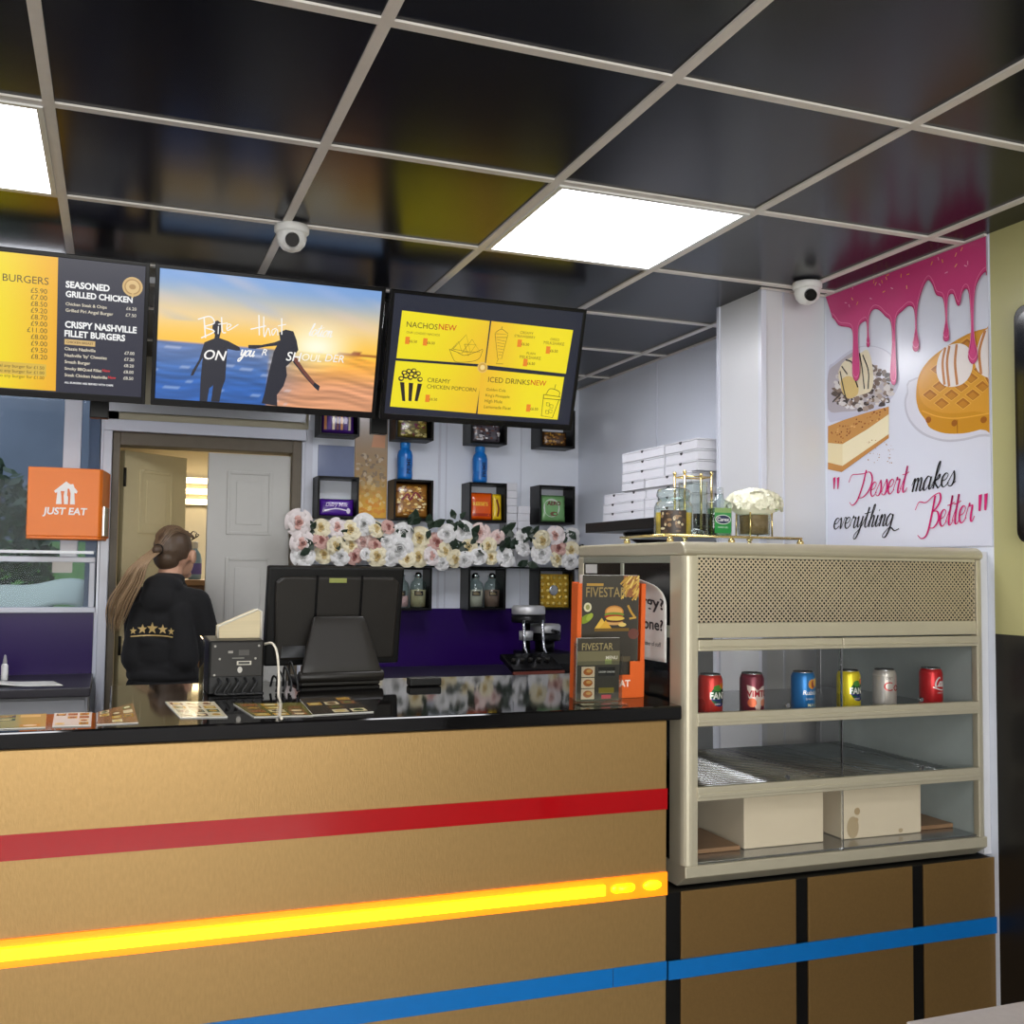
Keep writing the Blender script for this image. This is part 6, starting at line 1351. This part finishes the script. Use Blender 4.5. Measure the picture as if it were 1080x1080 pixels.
hood = [('e', (0, 0, 1.14), (.150, .115, .165)), ('e', (0, -.002, 1.02), (.158, .122, .15)), ('e', (0, -.005, .925), (.172, .130, .060)), ('c', (-.095, -.01, 1.25), .064, (.095, -.01, 1.25), .064),
        ('e', (0, -.045, 1.315), (.090, .072, .055)), ('e', (0, -.075, 1.26), (.090, .055, .075)), ('e', (.004, .0, 1.345), (.074, .072, .036)), ('e', (0, .03, 1.31), (.078, .07, .04)),
        ('c', shR, .066, elR, .058), ('c', elR, .060, (wrR[0], wrR[1] - .01, wrR[2]), .044), ('c', shL, .066, elL, .058), ('c', elL, .060, (wrL[0], wrL[1] - .01, wrL[2]), .044),
        ('c', (.085, -.055, 1.20), .055, (.105, -.055, 1.0), .07), ('c', (-.085, -.055, 1.20), .055, (-.105, -.055, 1.0), .07), ('c', (-.05, -.09, 1.08), .035, (.06, -.085, 1.05), .03), ('c', (-.10, -.07, .97), .045, (.08, -.075, .955), .045)]
ho = blob('hoodie', hood, .008, 'hoodie', wo, 5)
blob('trousers', [('e', (0, -.008, .87), (.170, .124, .09)), ('e', (0, -.014, .81), (.172, .132, .10)), ('c', (-.07, -.03, .80), .10, (-.08, -.01, .68), .10), ('c', (.07, -.03, .80), .10, (.08, -.01, .68), .10), ('c', (-.085, 0, .80), .098, (-.09, .01, .46), .074), ('c', (-.09, .01, .46), .074, (-.09, -.01, .10), .058), ('c', (.085, 0, .80), .098, (.09, .02, .46), .074), ('c', (.09, .02, .46), .074, (.09, 0, .10), .058)], .009, 'trouser', wo, 3)
for sx in (-1, 1): blob('shoe', [('c', (.09 * sx, -.03, .05), .044, (.10 * sx, .12, .036), .036), ('c', (.09 * sx, -.03, .022), .0215, (.10 * sx, .14, .022), .0215), ('c', (.09 * sx, -.02, .05), .046, (.09 * sx, -.015, .10), .046)], .008, 'shoe', wo, 2)
# star print lies on the back of the hoodie
bv = BVHTree.FromObject(ho, bpy.context.evaluated_depsgraph_get())
def onback(a, b, h):
    hit = bv.ray_cast(Vector((a, -1, b)), Vector((0, 1, 0)))[0]
    return Vector((a, (hit.y if hit else -.12) - .003 - h, b))
A = Art(onback, eps=.0006); cx = -.012; gcol = (206, 176, 112)
def star(u, v, r_):
    o_ = [(u + (r_ if k % 2 == 0 else r_ * .42) * math.sin(k * PI / 5), v + (r_ if k % 2 == 0 else r_ * .42) * math.cos(k * PI / 5)) for k in range(10)]
    for k in range(10): A._add([(u, v), o_[k], o_[(k + 1) % 10]], [(0, 1, 2)], lambda i, f: lin(gcol), 1)
for dx, dz, r_ in ((-.085, -.012, .017), (-.046, -.004, .022), (0, .0, .027), (.046, -.004, .022), (.085, -.012, .017)): star(cx + dx, 1.132 + dz, r_)
A.stroke([(cx - .095 + k * .019, 1.096 + .006 * math.sin(PI * k / 10)) for k in range(11)], .005, gcol, 1, smooth=2)
A.build('star_print', 'PR', wo)
# hair: cap, ponytail and loose strands
hc = [('e', (HD.x - .004, HD.y - .012, HD.z + .026), (.083, .096, .096)), ('e', (HD.x - .014, HD.y - .045, HD.z - .016), (.064, .058, .066)), ('e', (HD.x - .03, HD.y - .115, HD.z + .012), (.024, .026, .022))]
hr = blob('hair', hc, .006, 'hair', wo, 3)
tailp = cat([(HD.x - .03, HD.y - .105, HD.z + .014), (-.065, -.135, HD.z - .05), (-.10, -.145, 1.33), (-.14, -.150, 1.25), (-.17, -.135, 1.17), (-.185, -.12, 1.10)], n=5)
q = M(); r9 = random.Random(2)
for k in range(90):
    th = r9.uniform(0, 2 * PI); rad = r9.uniform(0, 1) ** .5; e_ = r9.uniform(.72, 1.0); n_ = max(6, int(len(tailp) * e_)); pts = []
    for i in range(n_):
        s_ = i / (len(tailp) - 1); wd = (.020 + .026 * math.sin(PI * min(1, s_ * 1.1))) * rad; pts.append(tailp[i] + Vector((wd * math.cos(th) * (1.0 + .6 * s_), wd * math.sin(th) * .6, .010 * math.sin(5 * s_ + th) * rad + wd * .35 * math.sin(th))))
    q.tube(pts, .0034, 5, taper=lambda t_: 1 - .75 * t_)
q.build('ponytail', 'blond', wo)
q = M()
for k in range(70):                      # combed strands from the brow to the band
    a = r9.uniform(-1.25, 1.25); p0 = HD + Vector((.080 * math.sin(a), .055 * math.cos(a) + .015, .052 + .045 * math.cos(a))); p3 = HD + Vector((-.03 + r9.uniform(-.012, .012), -.112, .012 + r9.uniform(-.012, .012)))
    mid = (p0 + p3) / 2; d = (mid - HD); d.normalize(); mid = HD + Vector((d.x * .0905, d.y * .104 - .010, d.z * .103 + .026)); q.tube(cat([p0, mid, p3], n=5), .0024, 4)
q.build('hair_strands', mat('light_brown_strands', (122, 98, 74), .4, var=.3), wo)
q = M(); q.lathe([(.022, -.006), (.026, 0), (.022, .006), (.019, 0), (.022, -.006)], (0, 0, 0), 16); q.build('hair_band', 'black', wo, xf=Matrix.Translation((HD.x - .03, HD.y - .112, HD.z + .013)) @ Matrix.Rotation(PI / 2.2, 4, 'X'))
q = M(); q.tube(cat([HD + Vector((.078, .00, .060)), HD + Vector((.086, .055, .082)), HD + Vector((.055, .10, .096))], n=5), .0028, 6); q.tube(cat([HD + Vector(v) for v in ((.055, .10, .096), (.03, .118, .10), (.028, .112, .078), (.05, .106, .072))], closed=True, n=4), .0025, 6); q.tube(cat([HD + Vector(v) for v in ((.012, .118, .10), (-.02, .116, .10), (-.018, .110, .078), (.006, .114, .076))], closed=True, n=4), .0025, 6)
q.build('glasses', 'blackg', wo)
